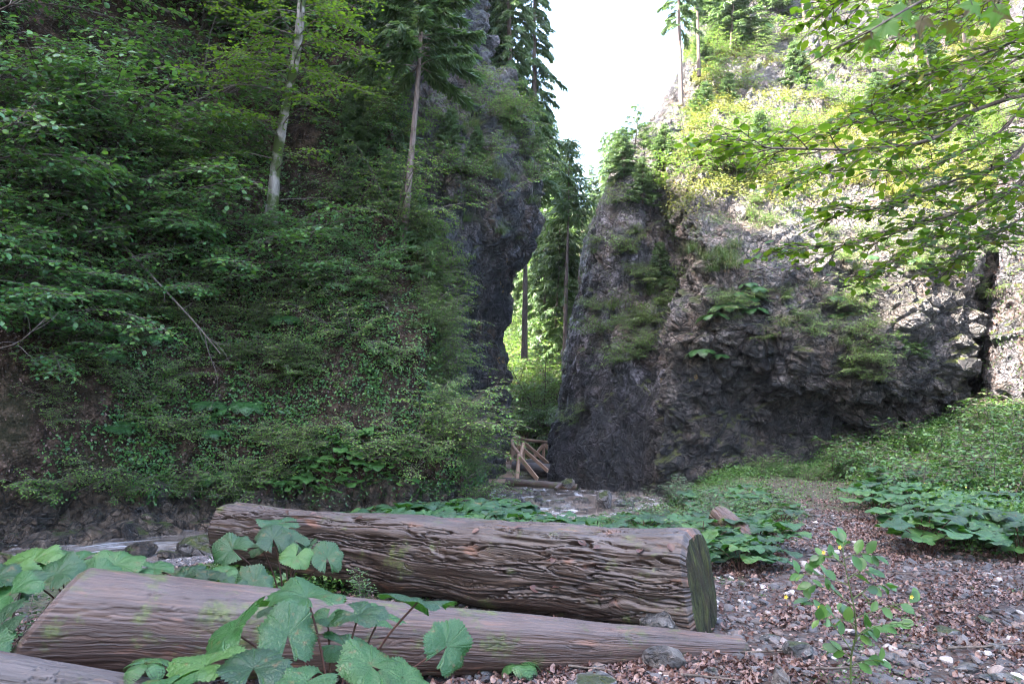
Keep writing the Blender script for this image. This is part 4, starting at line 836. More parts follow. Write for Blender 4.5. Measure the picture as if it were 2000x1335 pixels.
# ------------------------------------------------------------ the wood seen through the gap
PR['farspruce'] = [spruce(310 + i, 9, .12, 1.7, .36, 5, 'needle2', -.13, .7, .24) for i in range(2)]
for k in range(20):
    px = rng.uniform(960, 1230); t = rng.random(); Y = 36 + 26 * t; q = rng.uniform(.8, 1.35)
    py = 790 - 330 * t - rng.uniform(0, 40)
    inst('spruce_tree', PR['farspruce'][k % 2], P(px, py, Y), (0, 0, k * 1.7), q, 'far spruce in the hazy wood seen through the gap', 'spruce', 'far spruces seen through the gap')
for k in range(60):
    px = rng.uniform(970, 1150); Y = rng.uniform(30, 44); py = 880 - (Y - 30) * 12 + rng.uniform(-20, 20)
    inst('broadleaf_tree', PR['broad'][k % 2], P(px, py, Y), (0, 0, k * 1.3), rng.uniform(.45, .95), 'light green broadleaf tree in the wood seen through the gap', 'tree', 'broadleaf trees seen through the gap')
for px0, py0, px1, py1, Y, r_ in ((1024, 700, 1028, 380, 30, .13), (1100, 800, 1110, 420, 33, .12), (1085, 640, 1092, 520, 36, .05)):
    spruce_at([P(px0, py0, Y), P((px0 * 2 + px1) / 3, (py0 * 2 + py1) / 3, Y), P((px0 + px1 * 2) / 3, (py0 + 2 * py1) / 3, Y), P(px1, py1, Y), P(px1 + 2, py1 - 160, Y)], 400 + px0, .74, 1.2,
              {1024: 'far spruce with thick straight bare trunk beside the left cliff edge', 1100: 'far spruce with tall thin trunk near the right side of the gap', 1085: 'far slender young tree between the two bare trunks'}[px0], nm='needle2', tr=r_, twl=.34, dens=.6, live=.8)
for k in range(26):
    px = rng.uniform(985, 1110); Y = rng.uniform(26, 33); py = 905 - rng.uniform(0, 130)
    inst('leafy_bush', PR['hazel'][k % 4], P(px, py, Y), (0, 0, k), rng.uniform(.45, .85), 'green bush behind the wooden footbridge', 'bush', 'bushes behind the footbridge')
cover('far_foliage', FARHILL, 26000, box(940, 1300, 380, 960), .22, 'herb', rng, 1.2)
# ------------------------------------------------------------ logs
def log_mesh(name, A, B, rA, rB, mat, seed, flute=1.0, ns=420, na=220, cutA=0.0, cutB=0.0, square=0.0, endmat=None, sag=0.0, mossA=False):
    """log from A to B (axis points); cut = metres the top of the end leans along the axis"""
    A, B = np.array(A, float), np.array(B, float); L = np.linalg.norm(B - A); ax = (B - A) / L
    up = unit(np.array([0, 0, 1.]) - ax * ax[2]); sd = np.cross(ax, up)
    s = np.linspace(0, 1, ns); th = np.linspace(0, 2 * math.pi, na, endpoint=False); S, T = np.meshgrid(s, th, indexing='ij')
    c, si = np.cos(T).ravel(), np.sin(T).ravel(); Sf = S.ravel() * L
    r = (rA + (rB - rA) * S.ravel()) * (1 + sag * np.sin(S.ravel() * math.pi))
    q = np.stack([Sf, c * r, si * r], 1)
    sqr = 1 / np.maximum(np.abs(c), np.abs(si)); r = r * (1 + square * (np.minimum(sqr, 1.22) - 1.1))
    wv = (fbm(q * np.array([1.3, 3, 3]) + seed, 3, seed) - .5)
    qa = np.stack([Sf * .35, (c + wv * 1.0) * 1.5, (si + wv * 1.0) * 1.5], 1)
    n1 = fbm(qa * np.array([1.6, 1, 1]) + seed, 4, seed + 1, .6); n2 = fbm(qa * np.array([2.2, 4.0, 4.0]) + seed * 2, 4, seed + 2, .62)
    terr = np.floor(n1 * 4) / 4 + sstep(0, .5, (n1 * 4) % 1) / 4              # ledges of split, eroded grain
    d = flute * ((terr - .5) * .30 * rA + (n2 - .5) * .025 * rA + (fbm(q * np.array([1.2, 1.5, 1.5]) + 9, 3, seed + 5) - .5) * .5 * rA)
    d += (fbm(np.stack([Sf * 2, c * 26, si * 26], 1), 3, seed + 6) - .5) * .006
    crn = fbm(np.stack([Sf * .45, (c + wv * .6) * 2.6, (si + wv * .6) * 2.6], 1) + seed, 4, seed + 8); crack = np.exp(-((crn - .47) / .010) ** 2) + .8 * np.exp(-((crn - .56) / .006) ** 2); d -= .16 * crack * flute * rA
    chk = fbm(np.stack([Sf * 1.1, (c + wv * .3) * 9, (si + wv * .3) * 9], 1) + seed, 3, seed + 18); d -= .035 * rA * min(1, flute) * np.exp(-((chk - .5) / .012) ** 2)
    R_ = r + d
    endr = 1 - .10 * sstep(.03, 0, np.minimum(Sf, L - Sf) / 1.0)
    R_ = R_ * endr
    x = Sf + np.where(S.ravel() < .5, cutA * (si * R_) / rA * sstep(.35, 0, S.ravel()), cutB * (si * R_) / rB * sstep(.65, 1, S.ravel()))
    V = A + ax * x[:, None] + sd * (c * R_)[:, None] + up * (si * R_)[:, None]
    uv = np.stack([Sf, T.ravel() / (2 * math.pi) * 2 * math.pi * rA], 1)
    me = mesh(name, V - A, gridfaces(ns, na, wrap=True), [M[mat]], uv=uv)
    caps = []
    for e in (0, 1):
        ring = V.reshape(ns, na, 3)[0 if e == 0 else -1]; ce = ring.mean(0); k = 18
        t = np.linspace(0, 1, k)[:, None, None]; g = ce + (ring - ce)[None] * t
        gp = g.reshape(-1, 3); rel = np.tile(np.linspace(0, 1, k)[:, None], (1, na)).ravel()
        g = gp + (ax * (1 if e else -1))[None] * ((fbm(gp * np.array([14, 14, 5]), 4, seed + 9) - .5) * .05 * np.sin(rel * math.pi) + .012 * (1 - rel))[:, None]
        caps.append((g - A, gridfaces(k, na, flip=(e == 0), wrap=True)))
    return me, [mesh(name + '_end', v_, f_, [M[endmat or 'cutend']]) for v_, f_ in caps], A
def add_log(label, name='fallen_log', cat='log', **k):
    me, cm, A = log_mesh(name, **k); o = link(name, me); o.location = A; [link('cut_end', c_, o) for c_ in cm]; tag(o, label, cat); return o
a = P(1372, 1165, 4.85); b = P(452, 1046, 6.75)
a[2], b[2] = .265, .275
add_log('big eroded log with deep grain ledges and mossy sawn end across the middle', A=b, B=a, rA=.245, rB=.30, mat='log', seed=3, flute=.95, ns=900, na=420, cutA=-.05, cutB=-.05, square=.6)
b1 = P(75, 1215, 3.55); a1 = P(1450, 1280, 4.5); a1[2] = -.03
BIG = [o_ for o_ in sc.objects if o_.name.startswith('fallen_log')][0]; _n = len(BIG.data.vertices); _c = np.zeros(_n * 3); BIG.data.vertices.foreach_get('co', _c); _c = _c.reshape(-1, 3) + np.array(BIG.location[:])
BX, BY, BD = proj(_c); rl = np.random.default_rng(66)
for px, py in ((1135, 1062), (1165, 1070), (1078, 1094), (1042, 1150), (1085, 1147), (560, 1000), (612, 1003), (700, 1012), (930, 1035), (1250, 1075), (1012, 1030), (1310, 1068)):
    k_ = np.argsort((BX - px) ** 2 + (BY - py) ** 2)[:20]; q_ = _c[k_[np.argmin(BD[k_])]]
    nn = unit(np.array([0, -.5, .8]) + rl.normal(0, .2, 3)); dd = unit(np.cross(nn, rl.normal(0, 1, 3))); lv = LEAF_V.copy(); lv[:, 2] += .5 * lv[:, 0] ** 2; lv[:, 1] -= .5
    inst('fallen_leaf', [('leaf', mesh('fallen_leaf', lv @ lframes(dd[None], nn[None], np.array([rl.uniform(.05, .075)]))[0].T, LEAF_F, [M['litter']], rnd=np.full(10, rl.uniform(.0, .55))))], q_ + nn * .006, label='small curled brown leaf fallen on the big eroded log', cat='leaf', group='fallen leaves on the big log')
add_log('long smooth reddish log tapering to the right, in front of the big log', A=b1, B=a1, rA=.245, rB=.085, mat='log2', seed=8, flute=.16, ns=800, na=260, cutA=.14, square=.1)
add_log('dark log butt in the bottom left corner, nearest to the viewer', A=P(-60, 1330, 3.0), B=P(320, 1392, 3.15), rA=.115, rB=.10, mat='oldbeam', seed=12, flute=.6, ns=260, na=140)
c0 = P(1405, 1008, 8.4); c1 = P(1475, 1075, 7.6); c0[2] = max(c0[2], .02)
add_log('short broken reddish log among the plants beside the path', A=c0, B=c1 + (0, 0, .02), rA=.13, rB=.12, mat='log2', seed=15, flute=.8, ns=200, na=120)
w0 = P(990, 940, 20.2); w1 = P(1128, 951, 19.4)
add_log('long reddish driftwood log damming the stream below the footbridge', A=w0, B=w1, rA=.10, rB=.08, mat='log2', seed=18, flute=.6, ns=200, na=80)
add_log('short broken stick leaning on the pale stone by the stream', name='broken_stick', cat='stick', A=P(1085, 955, 18.6), B=P(1108, 936, 19.0), rA=.05, rB=.045, mat='log2', seed=19, flute=.5, ns=80, na=40)
# ------------------------------------------------------------ footbridge
fb = link('footbridge', None); base = P(1000, 930, 22); fb.location = base
tag(fb, 'wooden footbridge with a bent pole handrail and cross-braced railing at the mouth of the gorge', 'footbridge')
def beam(nm, p, q, w_, h_, mat='plank', jitter=0):
    p, q = np.array(p), np.array(q); d = unit(q - p); L = np.linalg.norm(q - p); up = unit(np.array([0, 0, 1.]) - d * d[2]) if abs(d[2]) < .95 else np.array([0, -1., 0]); sd = np.cross(d, up)
    n = 10; V, uv = [], []
    prof = [(-1, -.8), (-.8, -1), (.8, -1), (1, -.8), (1, .8), (.8, 1), (-.8, 1), (-1, .8)]
    for i in range(n):
        for a_, b_ in prof: V.append(p + d * L * i / (n - 1) + sd * a_ * w_ / 2 + up * b_ * h_ / 2); uv.append((L * i / (n - 1), a_ * w_ + b_ * h_ * .7))
    F_ = gridfaces(n, 8, wrap=True); V.append(p); V.append(q); uv += [(0, 0), (L, 0)]; m = len(V)
    caps = np.array([(m - 2, (i + 1) % 8, i) for i in range(8)] + [(m - 1, 8 * (n - 1) + i, 8 * (n - 1) + (i + 1) % 8) for i in range(8)])
    return link(nm, mesh(nm, np.array(V) - base, [F_, caps], [M[mat]], uv=np.array(uv), smooth=False), fb)
def pole(nm, pts, r_, mat='plank'):
    q = catmull(np.array(pts), 8 * len(pts)); tv, tf = tube([(q, np.full(len(q), r_))], 12); s_ = np.repeat(np.linspace(0, 3, len(q)), 12)
    tv += (fbm(tv * 9, 3, 2)[:, None] - .5) * r_ * .25
    return link(nm, mesh(nm, tv - base, tf, [M[mat]], uv=np.stack([s_, np.tile(np.arange(12) * .02, len(q))], 1)), fb)
dk = []
for i in range(17):                        # deck boards, each laid across the walkway
    t = i / 17; t2 = (i + .93) / 17
    y0, y1 = 940 + (896 - 940) * t, 940 + (896 - 940) * t2; Y0, Y1 = 21.0 + 6 * t, 21.0 + 6 * t2
    L0 = P(972, y0, Y0); R0 = P(1010 - 13 * t, y0, Y0)
    dk.append((L0 - (.35, 0, 0), R0))
for i, (l, r_) in enumerate(dk): beam('deck_board', l, r_, .33, .05, 'oldbeam' if i % 7 == 2 else 'plank')
rail = [P(1128, 868, 26.5), P(1080, 864, 26), P(1050, 861, 25), P(1025, 858.5, 24.2), P(1012, 853.5, 23.4), P(1003, 856, 22.8), P(1000.5, 866, 22.2), P(1006, 876, 21.8), P(1017, 889, 21.4)]
pole('handrail', rail, .045)
pole('post', [P(999, 870, 23.2), P(999.5, 888, 23.2), P(1000, 906, 23.2)], .05); pole('post', [P(1022, 861, 24.2), P(1022, 880, 24.2), P(1022, 900, 24.2)], .05)
pole('post', [P(1014, 886, 21.4), P(1012, 910, 21.3), P(1010, 937, 21.2)], .055); pole('post', [P(1062, 866, 25), P(1062, 882, 25), P(1062, 898, 25)], .05)
pole('post', [P(1022, 866, 21.7), P(1019, 880, 21.5), P(1016, 892, 21.4)], .05)
beam('brace', P(1004, 861, 22.6), P(1070, 919, 21.2), .04, .10); beam('brace', P(1026, 866, 24.0), P(1071, 905, 22.9), .04, .11)
beam('brace', P(1015, 892, 21.3), P(1050, 936, 20.6), .04, .13); beam('brace', P(1018, 868, 24.0), P(991, 898, 23.3), .04, .11)
beam('brace', P(1060, 870, 24.9), P(1040, 896, 24.5), .04, .11); beam('brace', P(1064, 867, 24.9), P(1086, 896, 25.1), .04, .11)
pole('beam', [P(1001, 909, 22.6), P(1050, 913, 22.4), P(1100, 918, 22.2)], .13, 'oldbeam'); pole('beam', [P(1006, 903, 23.6), P(1050, 905, 23.4), P(1090, 908, 23.2)], .11, 'oldbeam')
pole('beam', [P(1035, 919, 23.2), P(1055, 922, 22.9), P(1077, 925, 22.6)], .12, 'oldbeam'); beam('beam', P(1000, 899, 24.6), P(1085, 903, 24.6), .12, .06, 'plank')
beam('pier', P(1096, 915, 22.1), P(1096, 938, 22.1), .16, .16, 'oldbeam')
# ------------------------------------------------------------ stones
for i, (px, py, Y, wp_, lb, dm, sk) in enumerate([
    (1178, 968, 16.8, 52, 'grey angular boulder at the right edge of the stream', (1, .8, .85), .08), (1222, 964, 17.0, 46, 'pale flat stone right of the grey boulder by the stream', (1, .8, .5), .05),
    (1108, 944, 18.9, 34, 'pale rounded stone on the driftwood log', (1, .8, .6), None), (400, 1048, 9.2, 95, 'pale cracked rock at the tip of the gravel bar', (1, .7, .55), .25),
    (1288, 1217, 4.72, 92, 'mossy rounded rock against the sawn end of the big log', (1, .8, .75), .22), (1300, 1282, 4.15, 78, 'dark angular stone with mossy foot beside the tapering log', (1, .8, .7), .25),
    (1200, 985, 15, 26, 'small brown stone in the shallows near the boulder', (1, .8, .6), .3), (1320, 972, 13.2, 50, 'purplish stone half hidden in plants at the cliff foot', (1, .7, .5), .3),
    (990, 1268, 4.2, 46, 'tilted ochre-stained stone below the tapering log', (1, .6, .6), .2), (955, 1290, 4.05, 70, 'long dark flat stone left of the leaf litter', (1, .55, .35), .2),
    (1555, 1238, 4.35, 70, 'grey stone with a dark hollow behind the seedling', (1, .8, .5), .25), (1500, 1215, 4.7, 50, 'low grey stone on the path near the mossy log end', (1, .8, .4), .3),
    (1735, 1250, 4.25, 44, 'dark brown stone right of the seedling stem', (1, .8, .6), .25), (1780, 1215, 4.5, 38, 'flat grey stone on the leafy path', (1, .8, .4), .3),
    (1850, 1200, 4.7, 60, 'rough dark stone at the right side of the path', (1, .7, .5), .3), (1945, 1232, 4.4, 40, 'grey stone near the right edge of the path', (1, .8, .5), .3),
    (1920, 1160, 5.0, 34, 'small round stone on the right verge of the path', (1, .8, .6), .3), (1880, 1275, 4.1, 60, 'flat pale stone in the lower right litter', (1, .7, .35), .3),
    (1525, 1310, 3.8, 70, 'dark slab standing in the litter at the bottom edge', (.7, .5, 1), .3), (1612, 1325, 3.7, 64, 'grey stone at the bottom edge left of the seedling', (1, .7, .5), .3),
    (1160, 1330, 3.8, 110, 'broad orange-brown stone at the bottom edge', (1, .7, .35), .3), (1390, 1285, 4.05, 44, 'mossy lump of stone in the bright moss patch', (1, .8, .6), .3),
    (1960, 1310, 3.9, 80, 'large flat brown stone in the bottom right corner', (1, .7, .3), .3), (1445, 1110, 6.1, 26, 'small pale stone beside the plants at the path edge', (1, .8, .6), .3),
    (1590, 1108, 6.2, 30, 'small dark stone in the middle of the path', (1, .8, .5), .3), (1060, 1268, 4.2, 22, 'small pale blue stone in the litter', (1, .8, .5), .3)]):
    rock_thing(700 + i, px, py, Y, wp_, lb, None, dm, 'stone', sk)
for i in range(60):
    px = rng.uniform(985, 1260); Y = rng.uniform(16.2, 20.5); py = 800 + 1556 * 1.98 / Y
    p = P(px, py, Y); V, Fc = stoneV(800 + i, 5 if i < 3 else 2, (1, .8, .55)); s = rng.uniform(.05, .16)
    if i % 3 == 0 or i < 3: mm = mesh('river_stone', V, Fc, [M['stone']]); last = mm
    inst('river_stone', [('rock', last)], (p[0], p[1], -.70 + s * .1), (0, 0, i), s, 'wet cobble in the shallow stream below the footbridge', 'stone', 'cobbles in the stream below the bridge')
for i in range(40):
    x = rng.uniform(-8.5, -2.5); r_ = RC[np.argmin(np.abs(RC[:, 0] - x))]; y = r_[1] + (r_[3] + .35) * (1 if i % 4 else -1) + rng.normal(0, .15)
    V, Fc = stoneV(850 + i, 5 if i < 10 else 2, (1, .8, .6))
    if i < 10: mm = mesh('bank_rock', V, Fc, [M['stone_bank']]); bk = (bk if i else []) + [mm]
    inst('bank_rock', [('rock', bk[i % 10])], (x, y, r_[2] + .03), (0, 0, i), rng.uniform(.14, .42), 'brown wet rock lining the far bank of the stream', 'rock', 'rocks lining the far bank')
rt = np.random.default_rng(67)
for px, py, Y, L_ in ((1625, 1070, 6.9, .45), (1700, 1085, 6.5, .35), (1580, 1290, 4.05, .30), (1450, 1255, 4.4, .35), (1850, 1245, 4.4, .5), (1330, 1312, 3.95, .3), (1780, 1150, 5.3, .4), (1100, 1290, 4.1, .3), (1680, 1010, 9, .5)):
    p = P(px, py, Y); p[2] = float(gz(p[0], p[1])[0]) + .02; a_ = rt.uniform(-.6, .6); q = path((0, 0, 0), (math.cos(a_), math.sin(a_), .03), L_, 8, rt, .12)
    q[:, 2] = np.abs(q[:, 2]) * .4; tb_ = [(q, np.linspace(.008, .003, 9)), (path(q[4], (math.cos(a_ + .8), math.sin(a_ + .8), .1), L_ * .35, 4, rt, .15), np.linspace(.004, .002, 5))]
    tv, tf = tube(tb_, 6); inst('fallen_twig', [('twig', mesh('fallen_twig', tv, tf, [M['twig']]))], p, label='thin forked twig lying in the leaf litter of the path', cat='twig', group='twigs on the path')
# pebbles and fallen leaves on the ground
def spread(n, x0, x1, y0, y1, rng, dens):
    x = rng.uniform(x0, x1, n * 3); y = y0 + (y1 - y0) * rng.random(n * 3) ** 1.35; k = rng.random(n * 3) < dens(x, y); x, y = x[k][:n], y[k][:n]; z, dd, hw = ground_z(x, y); return x, y, z, dd, hw
def gcover(name, n, area, dens, mat, size, V0, F0, rng, off=.0, flat=.3, kind='stuff', rndsz=(.5, 1.3), lift=0, flatd=None):
    x, y, z, dd, hw = spread(n, *area, rng, dens); m = len(x); p = np.stack([x, y, z + off + rng.uniform(0, 1, m) * lift], 1)
    nn = unit(np.array([0, 0, 1.]) + rv(rng, m, flat)); d = rv(rng, m); d -= nn * (d * nn).sum(1, keepdims=True)
    V, Fc, r = merge(V0, F0, lframes(d, nn, size * rng.uniform(*rndsz, m)), p, rng)
    return tag(link(name, mesh(name, V, Fc, [M[mat]], rnd=r, smooth=False)), None, None, None, kind)
pathd = lambda x, y: (1 - greenness(x, y)) * .95 + .05
pv, pf = stoneV(900, 1, (1, .8, .5)); pv2, pf2 = stoneV(901, 2, (1, .75, .45))
gcover('pebbles', 20000, (-3.5, 8, 3.3, 16), lambda x, y: pathd(x, y) * (.2 + .8 * sstep(.42, .56, fbm(np.stack([x, y, 0 * x], 1) * 1.6, 3, 87))), 'pebble', .018, pv, pf, rng, .004, .3, rndsz=(.35, 1.3))
gcover('pebbles', 2600, (-3, 7, 3.3, 12), pathd, 'pebble', .040, pv2, pf2, rng, .006, .3, rndsz=(.5, 1.5))
barm = lambda x, y: sstep(1.3, .4, np.abs(x + 2.9 - (y - 9) * -.25)) 
gcover('gravel', 9000, (-5.2, -1.6, 7.5, 11.5), barm, 'pebble', .026, pv, pf, rng, .006, .3, rndsz=(.4, 1.5))
LV = LEAF_V.copy(); LV[:, 2] = -.35 * LV[:, 0] ** 2 * 4 + .22 * (LV[:, 1] - .5) ** 2 * 3; LV[5, 2] += .18; LV[9, 2] += .22; LV[:, 0] *= .9
gcover('leaf_litter', 42000, (-3, 8, 3.3, 13), lambda x, y: pathd(x, y) * (.15 + .85 * sstep(.42, .58, fbm(np.stack([x, y, 0 * x], 1) * 2.2, 3, 88))), 'litter', .040, LV, LEAF_F, rng, .006, .42, lift=.015)
gcover('leaf_litter', 2500, (-2, 8, 9, 16), lambda x, y: .6 + 0 * x, 'litter', .05, LV, LEAF_F, rng, .01, .4, lift=.02)
# low green cover beside the path and up the right bank
gm = lambda x, y: np.where((x < 3.1) & (y > 13.2), .12, 1) * np.where(ground_z(x, y)[1] > ground_z(x, y)[2] + .2, 1, 0) * sstep(.25, .8, greenness(x, y)) * (.12 + .88 * sstep(.40, .55, fbm(np.stack([x, y, 0 * x], 1) * 1.3, 3, 89)))
gcover('herb_cover', 60000, (-2.5, 9.5, 5.8, 18), gm, 'mossgrass', .045, SM_V, SM_F, rng, .0, .55, lift=.13)
gcover('moss_patch', 16000, (-2, 5, 3.4, 6.5), lambda x, y: sstep(.60, .66, fbm(np.stack([x, y, 0 * x], 1) * 1.7, 3, 91)), 'mossgrass', .014, SM_V, SM_F, rng, .0, .7, lift=.02)
bankm = lambda x, y: sstep(4.6, 5.8, x - .22 * (y - 10)) * sstep(7.2, 8.4, y) * (.06 + .94 * sstep(.36, .52, fbm(np.stack([x, y, 0 * x], 1) * 1.1, 3, 93)))
def bankcover(name, n, mat, size, lift, dens=bankm):
    gcover(name, n, (3.2, 11, 7.3, 18.5), dens, mat, size, SM_V, SM_F, rng, .0, .6, lift=lift)
bankcover('bank_herbs', 90000, 'mossgrass', .055, .42)
gcover('bank_herbs', 9000, (2.8, 7.8, 13.2, 18.2), lambda x, y: sstep(16.2, 17.0, y + .25 * (x - 4)) , 'mossgrass', .05, SM_V, SM_F, rng, .0, .6, lift=.2)
bankcover('yellow_flowers', 500, 'yellow', .030, .48)
# upright leafy herbs standing out of the cover
PR['balsam'] = [shrub(130 + i, 7, .62, .02, .058, M['mossgrass'], 7, .8, 3, .10, True, .22) for i in range(3)]
PR['greyherb'] = [shrub(136 + i, 5, .8, .02, .05, M['fern'], 9, .6, 3, .10, True, .18) for i in range(2)]
def ongr(kind, n, cond, rng, name, label, cat, group, sc_=(.8, 1.2), area=(-4, 11, 5, 19)):
    c = 0
    while c < n:
        x, y = rng.uniform(*area[:2]), rng.uniform(*area[2:]); z, dd, hw = [float(v[0]) for v in ground_z(np.array([x]), np.array([y]))]
        px, py, _ = proj(np.array([x, y, z]))
        if dd < hw + .15 or not cond(px, py, x, y): continue
        inst(name, PR[kind][rng.integers(len(PR[kind]))], (x, y, z - .01), (rng.normal(0, .05), rng.normal(0, .05), rng.uniform(0, 6.28)), rng.uniform(*sc_), label, cat, group); c += 1
ongr('balsam', 110, lambda px, py, x, y: bankm(np.array([x]), np.array([y]))[0] > .4 and px < 2150, rng, 'balsam_plant', 'bright green leafy balsam plant on the right bank', 'plant', 'balsam plants on the right bank', (.8, 1.7))
ongr('balsam', 30, lambda px, py, x, y: 1440 < px < 1760 and py < 940, rng, 'balsam_plant', 'bright green leafy plant along the foot of the right rock', 'plant', 'plants at the foot of the right rock', (.6, 1.0), (3, 9, 13, 18))
ongr('greyherb', 14, lambda px, py, x, y: 1230 < px < 1420 and 930 < py < 1060, rng, 'tall_herb', 'tall grey-green herb between the stream and the path', 'herb', 'tall herbs between stream and path', (.6, .9), (1, 5, 9, 14))
ongr('balsam', 40, lambda px, py, x, y: 1130 < px < 1560 and 950 < py < 1100, rng, 'balsam_plant', 'low leafy plant left of the path', 'plant', 'leafy plants left of the path', (.45, .8), (.5, 4, 6, 13))
# butterbur beds
BT = 'butterbur plants behind the big log'
ongr('butterfar', 52, lambda px, py, x, y: 660 < px < 1110 and (1010 if px < 900 else 1010 + (px - 900) * .3) < py < 1100, rng, 'butterbur_plant', 'butterbur plant with broad grey-green leaves behind the big log', 'butterbur', BT, (.85, 1.15), (-4, 2, 6.9, 12.6))
ongr('butterfar', 34, lambda px, py, x, y: 650 < px < 985 and 990 < py < 1060, rng, 'butterbur_plant', 'tall butterbur plant behind the left half of the big log', 'butterbur', 'tall butterbur plants behind the big log', (1.25, 1.6), (-4, 2, 8.5, 13))
ongr('butterfar', 46, lambda px, py, x, y: 1130 < px < 1530 and 975 < py < 1130, rng, 'butterbur_plant', 'butterbur plant in the green bed between the stream and the path', 'butterbur', 'butterbur plants between stream and path', (.6, .95), (.4, 4, 6, 13))
ongr('butter', 12, lambda px, py, x, y: 1360 < px < 1500 and 1040 < py < 1120, rng, 'butterbur_plant', 'butterbur plant beside the short broken log', 'butterbur', 'butterbur plants by the short log', (.6, .85), (.8, 3, 5.6, 8))
ongr('butterfar', 26, lambda px, py, x, y: 1680 < px < 1900 and 945 < py < 1030, rng, 'butterbur_plant', 'dark bluish butterbur plant on the right bank', 'butterbur', 'butterbur plants on the right bank', (.9, 1.25), (3, 8, 7, 13))
ongr('butterfar', 22, lambda px, py, x, y: 1780 < px < 2080 and 1020 < py < 1110, rng, 'butterbur_plant', 'butterbur plant near the right edge beside the path', 'butterbur', 'butterbur plants at the right edge', (.8, 1.2), (3, 8, 5.5, 10))
# ------------------------------------------------------------ near butterbur, each leaf placed
def near_plant(name, label, root, leaves, seed):
    r_ = np.random.default_rng(seed); o = link(name, None); o.location = root; tag(o, label, 'butterbur')
    for k, (px, py, Y, rp, ax_, ay_, rz_) in enumerate(leaves):
        c = P(px, py, Y) - root; s = rp / F * Y
        v, f = BLN[(k + seed) % 4]; Mx = np.array((Matrix.Rotation(ax_, 3, 'X') @ Matrix.Rotation(ay_, 3, 'Y') @ Matrix.Rotation(rz_, 3, 'Z')))
        lf = link('leaf', mesh('butterbur_leaf', (v * s) @ Mx.T + c, f, [M['butter']], rnd=np.full(len(v), r_.random()), uv=v[:, :2]), o)
        b0 = r_.normal(0, .03, 3) * (1, 1, 0); q = np.array([b0 - (0, 0, .05), b0 * .6 + c * (.25, .25, .4), c * (.6, .6, .75) + b0 * .3, c])
        tv, tf = tube([(catmull(q, 12), np.linspace(.0055, .0035, 12))], 8); link('stalk', mesh('leaf_stalk', tv, tf, [M['stalk']]), lf)
    return o
root = P(655, 1390, 3.0); root[2] = .0
near_plant('butterbur_plant', 'large butterbur plant in the foreground, its broad toothed leaves over the tapering log', root, [
    (455, 1232, 2.75, 84, .30, -.75, 1.9), (562, 1240, 2.6, 61, .70, .35, .2), (600, 1166, 3.1, 77, .05, .05, .6), (815, 1176, 2.7, 73, -.32, .15, 2.6), (700, 1200, 3.0, 57, .15, -.1, 4.0),
    (742, 1206, 3.2, 49, .1, .25, 1.0), (400, 1300, 2.5, 73, .20, -.3, 1.2), (495, 1305, 2.35, 73, .18, .1, .3), (675, 1262, 3.2, 50, .25, .3, 5.0), (872, 1262, 3.1, 52, 1.0, .6, 5.6), (725, 1300, 2.7, 63, .35, .2, .9),
    (600, 1330, 2.3, 56, .25, .1, 2.5), (320, 1345, 2.4, 70, .15, -.3, 2.0), (790, 1325, 2.9, 54, .35, .4, 4.4), (640, 1205, 3.3, 38, .2, 0, 3), (540, 1185, 3.2, 35, .1, -.3, 2)], 1)
root = P(560, 1185, 5.0); root[2] = .0
near_plant('butterbur_plant', 'butterbur plant growing against the left part of the big log', root, [
    (453, 1072, 4.9, 40, .7, -.2, 1.0), (545, 1022, 5.2, 38, .15, .1, 2.0), (533, 1052, 5.0, 36, .6, .2, .4), (510, 1068, 5.1, 26, .4, -.2, 5), (578, 1086, 4.9, 34, .5, .2, 3), (575, 1056, 5.05, 28, .7, .3, 1), (638, 1088, 4.95, 34, .8, .3, .3), (600, 1063, 5.1, 22, .4, -.4, 2)], 2)
root = P(455, 1190, 4.6); root[2] = .12
near_plant('butterbur_plant', 'low butterbur plant between the two logs, left of the middle', root, [
    (405, 1130, 4.6, 36, .4, -.1, 1), (365, 1122, 4.7, 38, .3, -.2, 2), (430, 1127, 4.7, 34, .5, .1, 0), (495, 1140, 4.5, 40, .7, .1, .5), (455, 1148, 4.4, 30, .5, .2, 3), (335, 1142, 4.5, 30, .4, 0, 4), (300, 1110, 4.8, 34, .3, .1, 5)], 3)
root = P(150, 1160, 4.6); root[2] = .05
near_plant('butterbur_plant', 'spreading butterbur plant behind the butt of the tapering log', root, [
    (60, 1098, 4.4, 60, .35, -.1, 1), (150, 1098, 4.5, 62, .3, .1, 2.3), (225, 1102, 4.5, 48, .5, .2, 5), (110, 1120, 4.2, 50, .45, 0, 0), (20, 1120, 4.2, 52, .3, -.2, 4), (190, 1122, 4.3, 44, .5, .1, 1.3), (260, 1125, 4.5, 36, .3, 0, 3)], 4)
root = P(-30, 1330, 3.3); root[2] = .1
near_plant('butterbur_plant', 'butterbur plant cut by the left edge beside the log butt', root, [
    (20, 1160, 3.7, 58, .5, -.3, 1), (5, 1215, 3.4, 50, .8, -.3, 2), (-10, 1130, 3.8, 52, .4, 0, 4), (45, 1140, 3.9, 40, .5, .1, 0), (-20, 1262, 3.3, 44, .7, 0, 3)], 5)
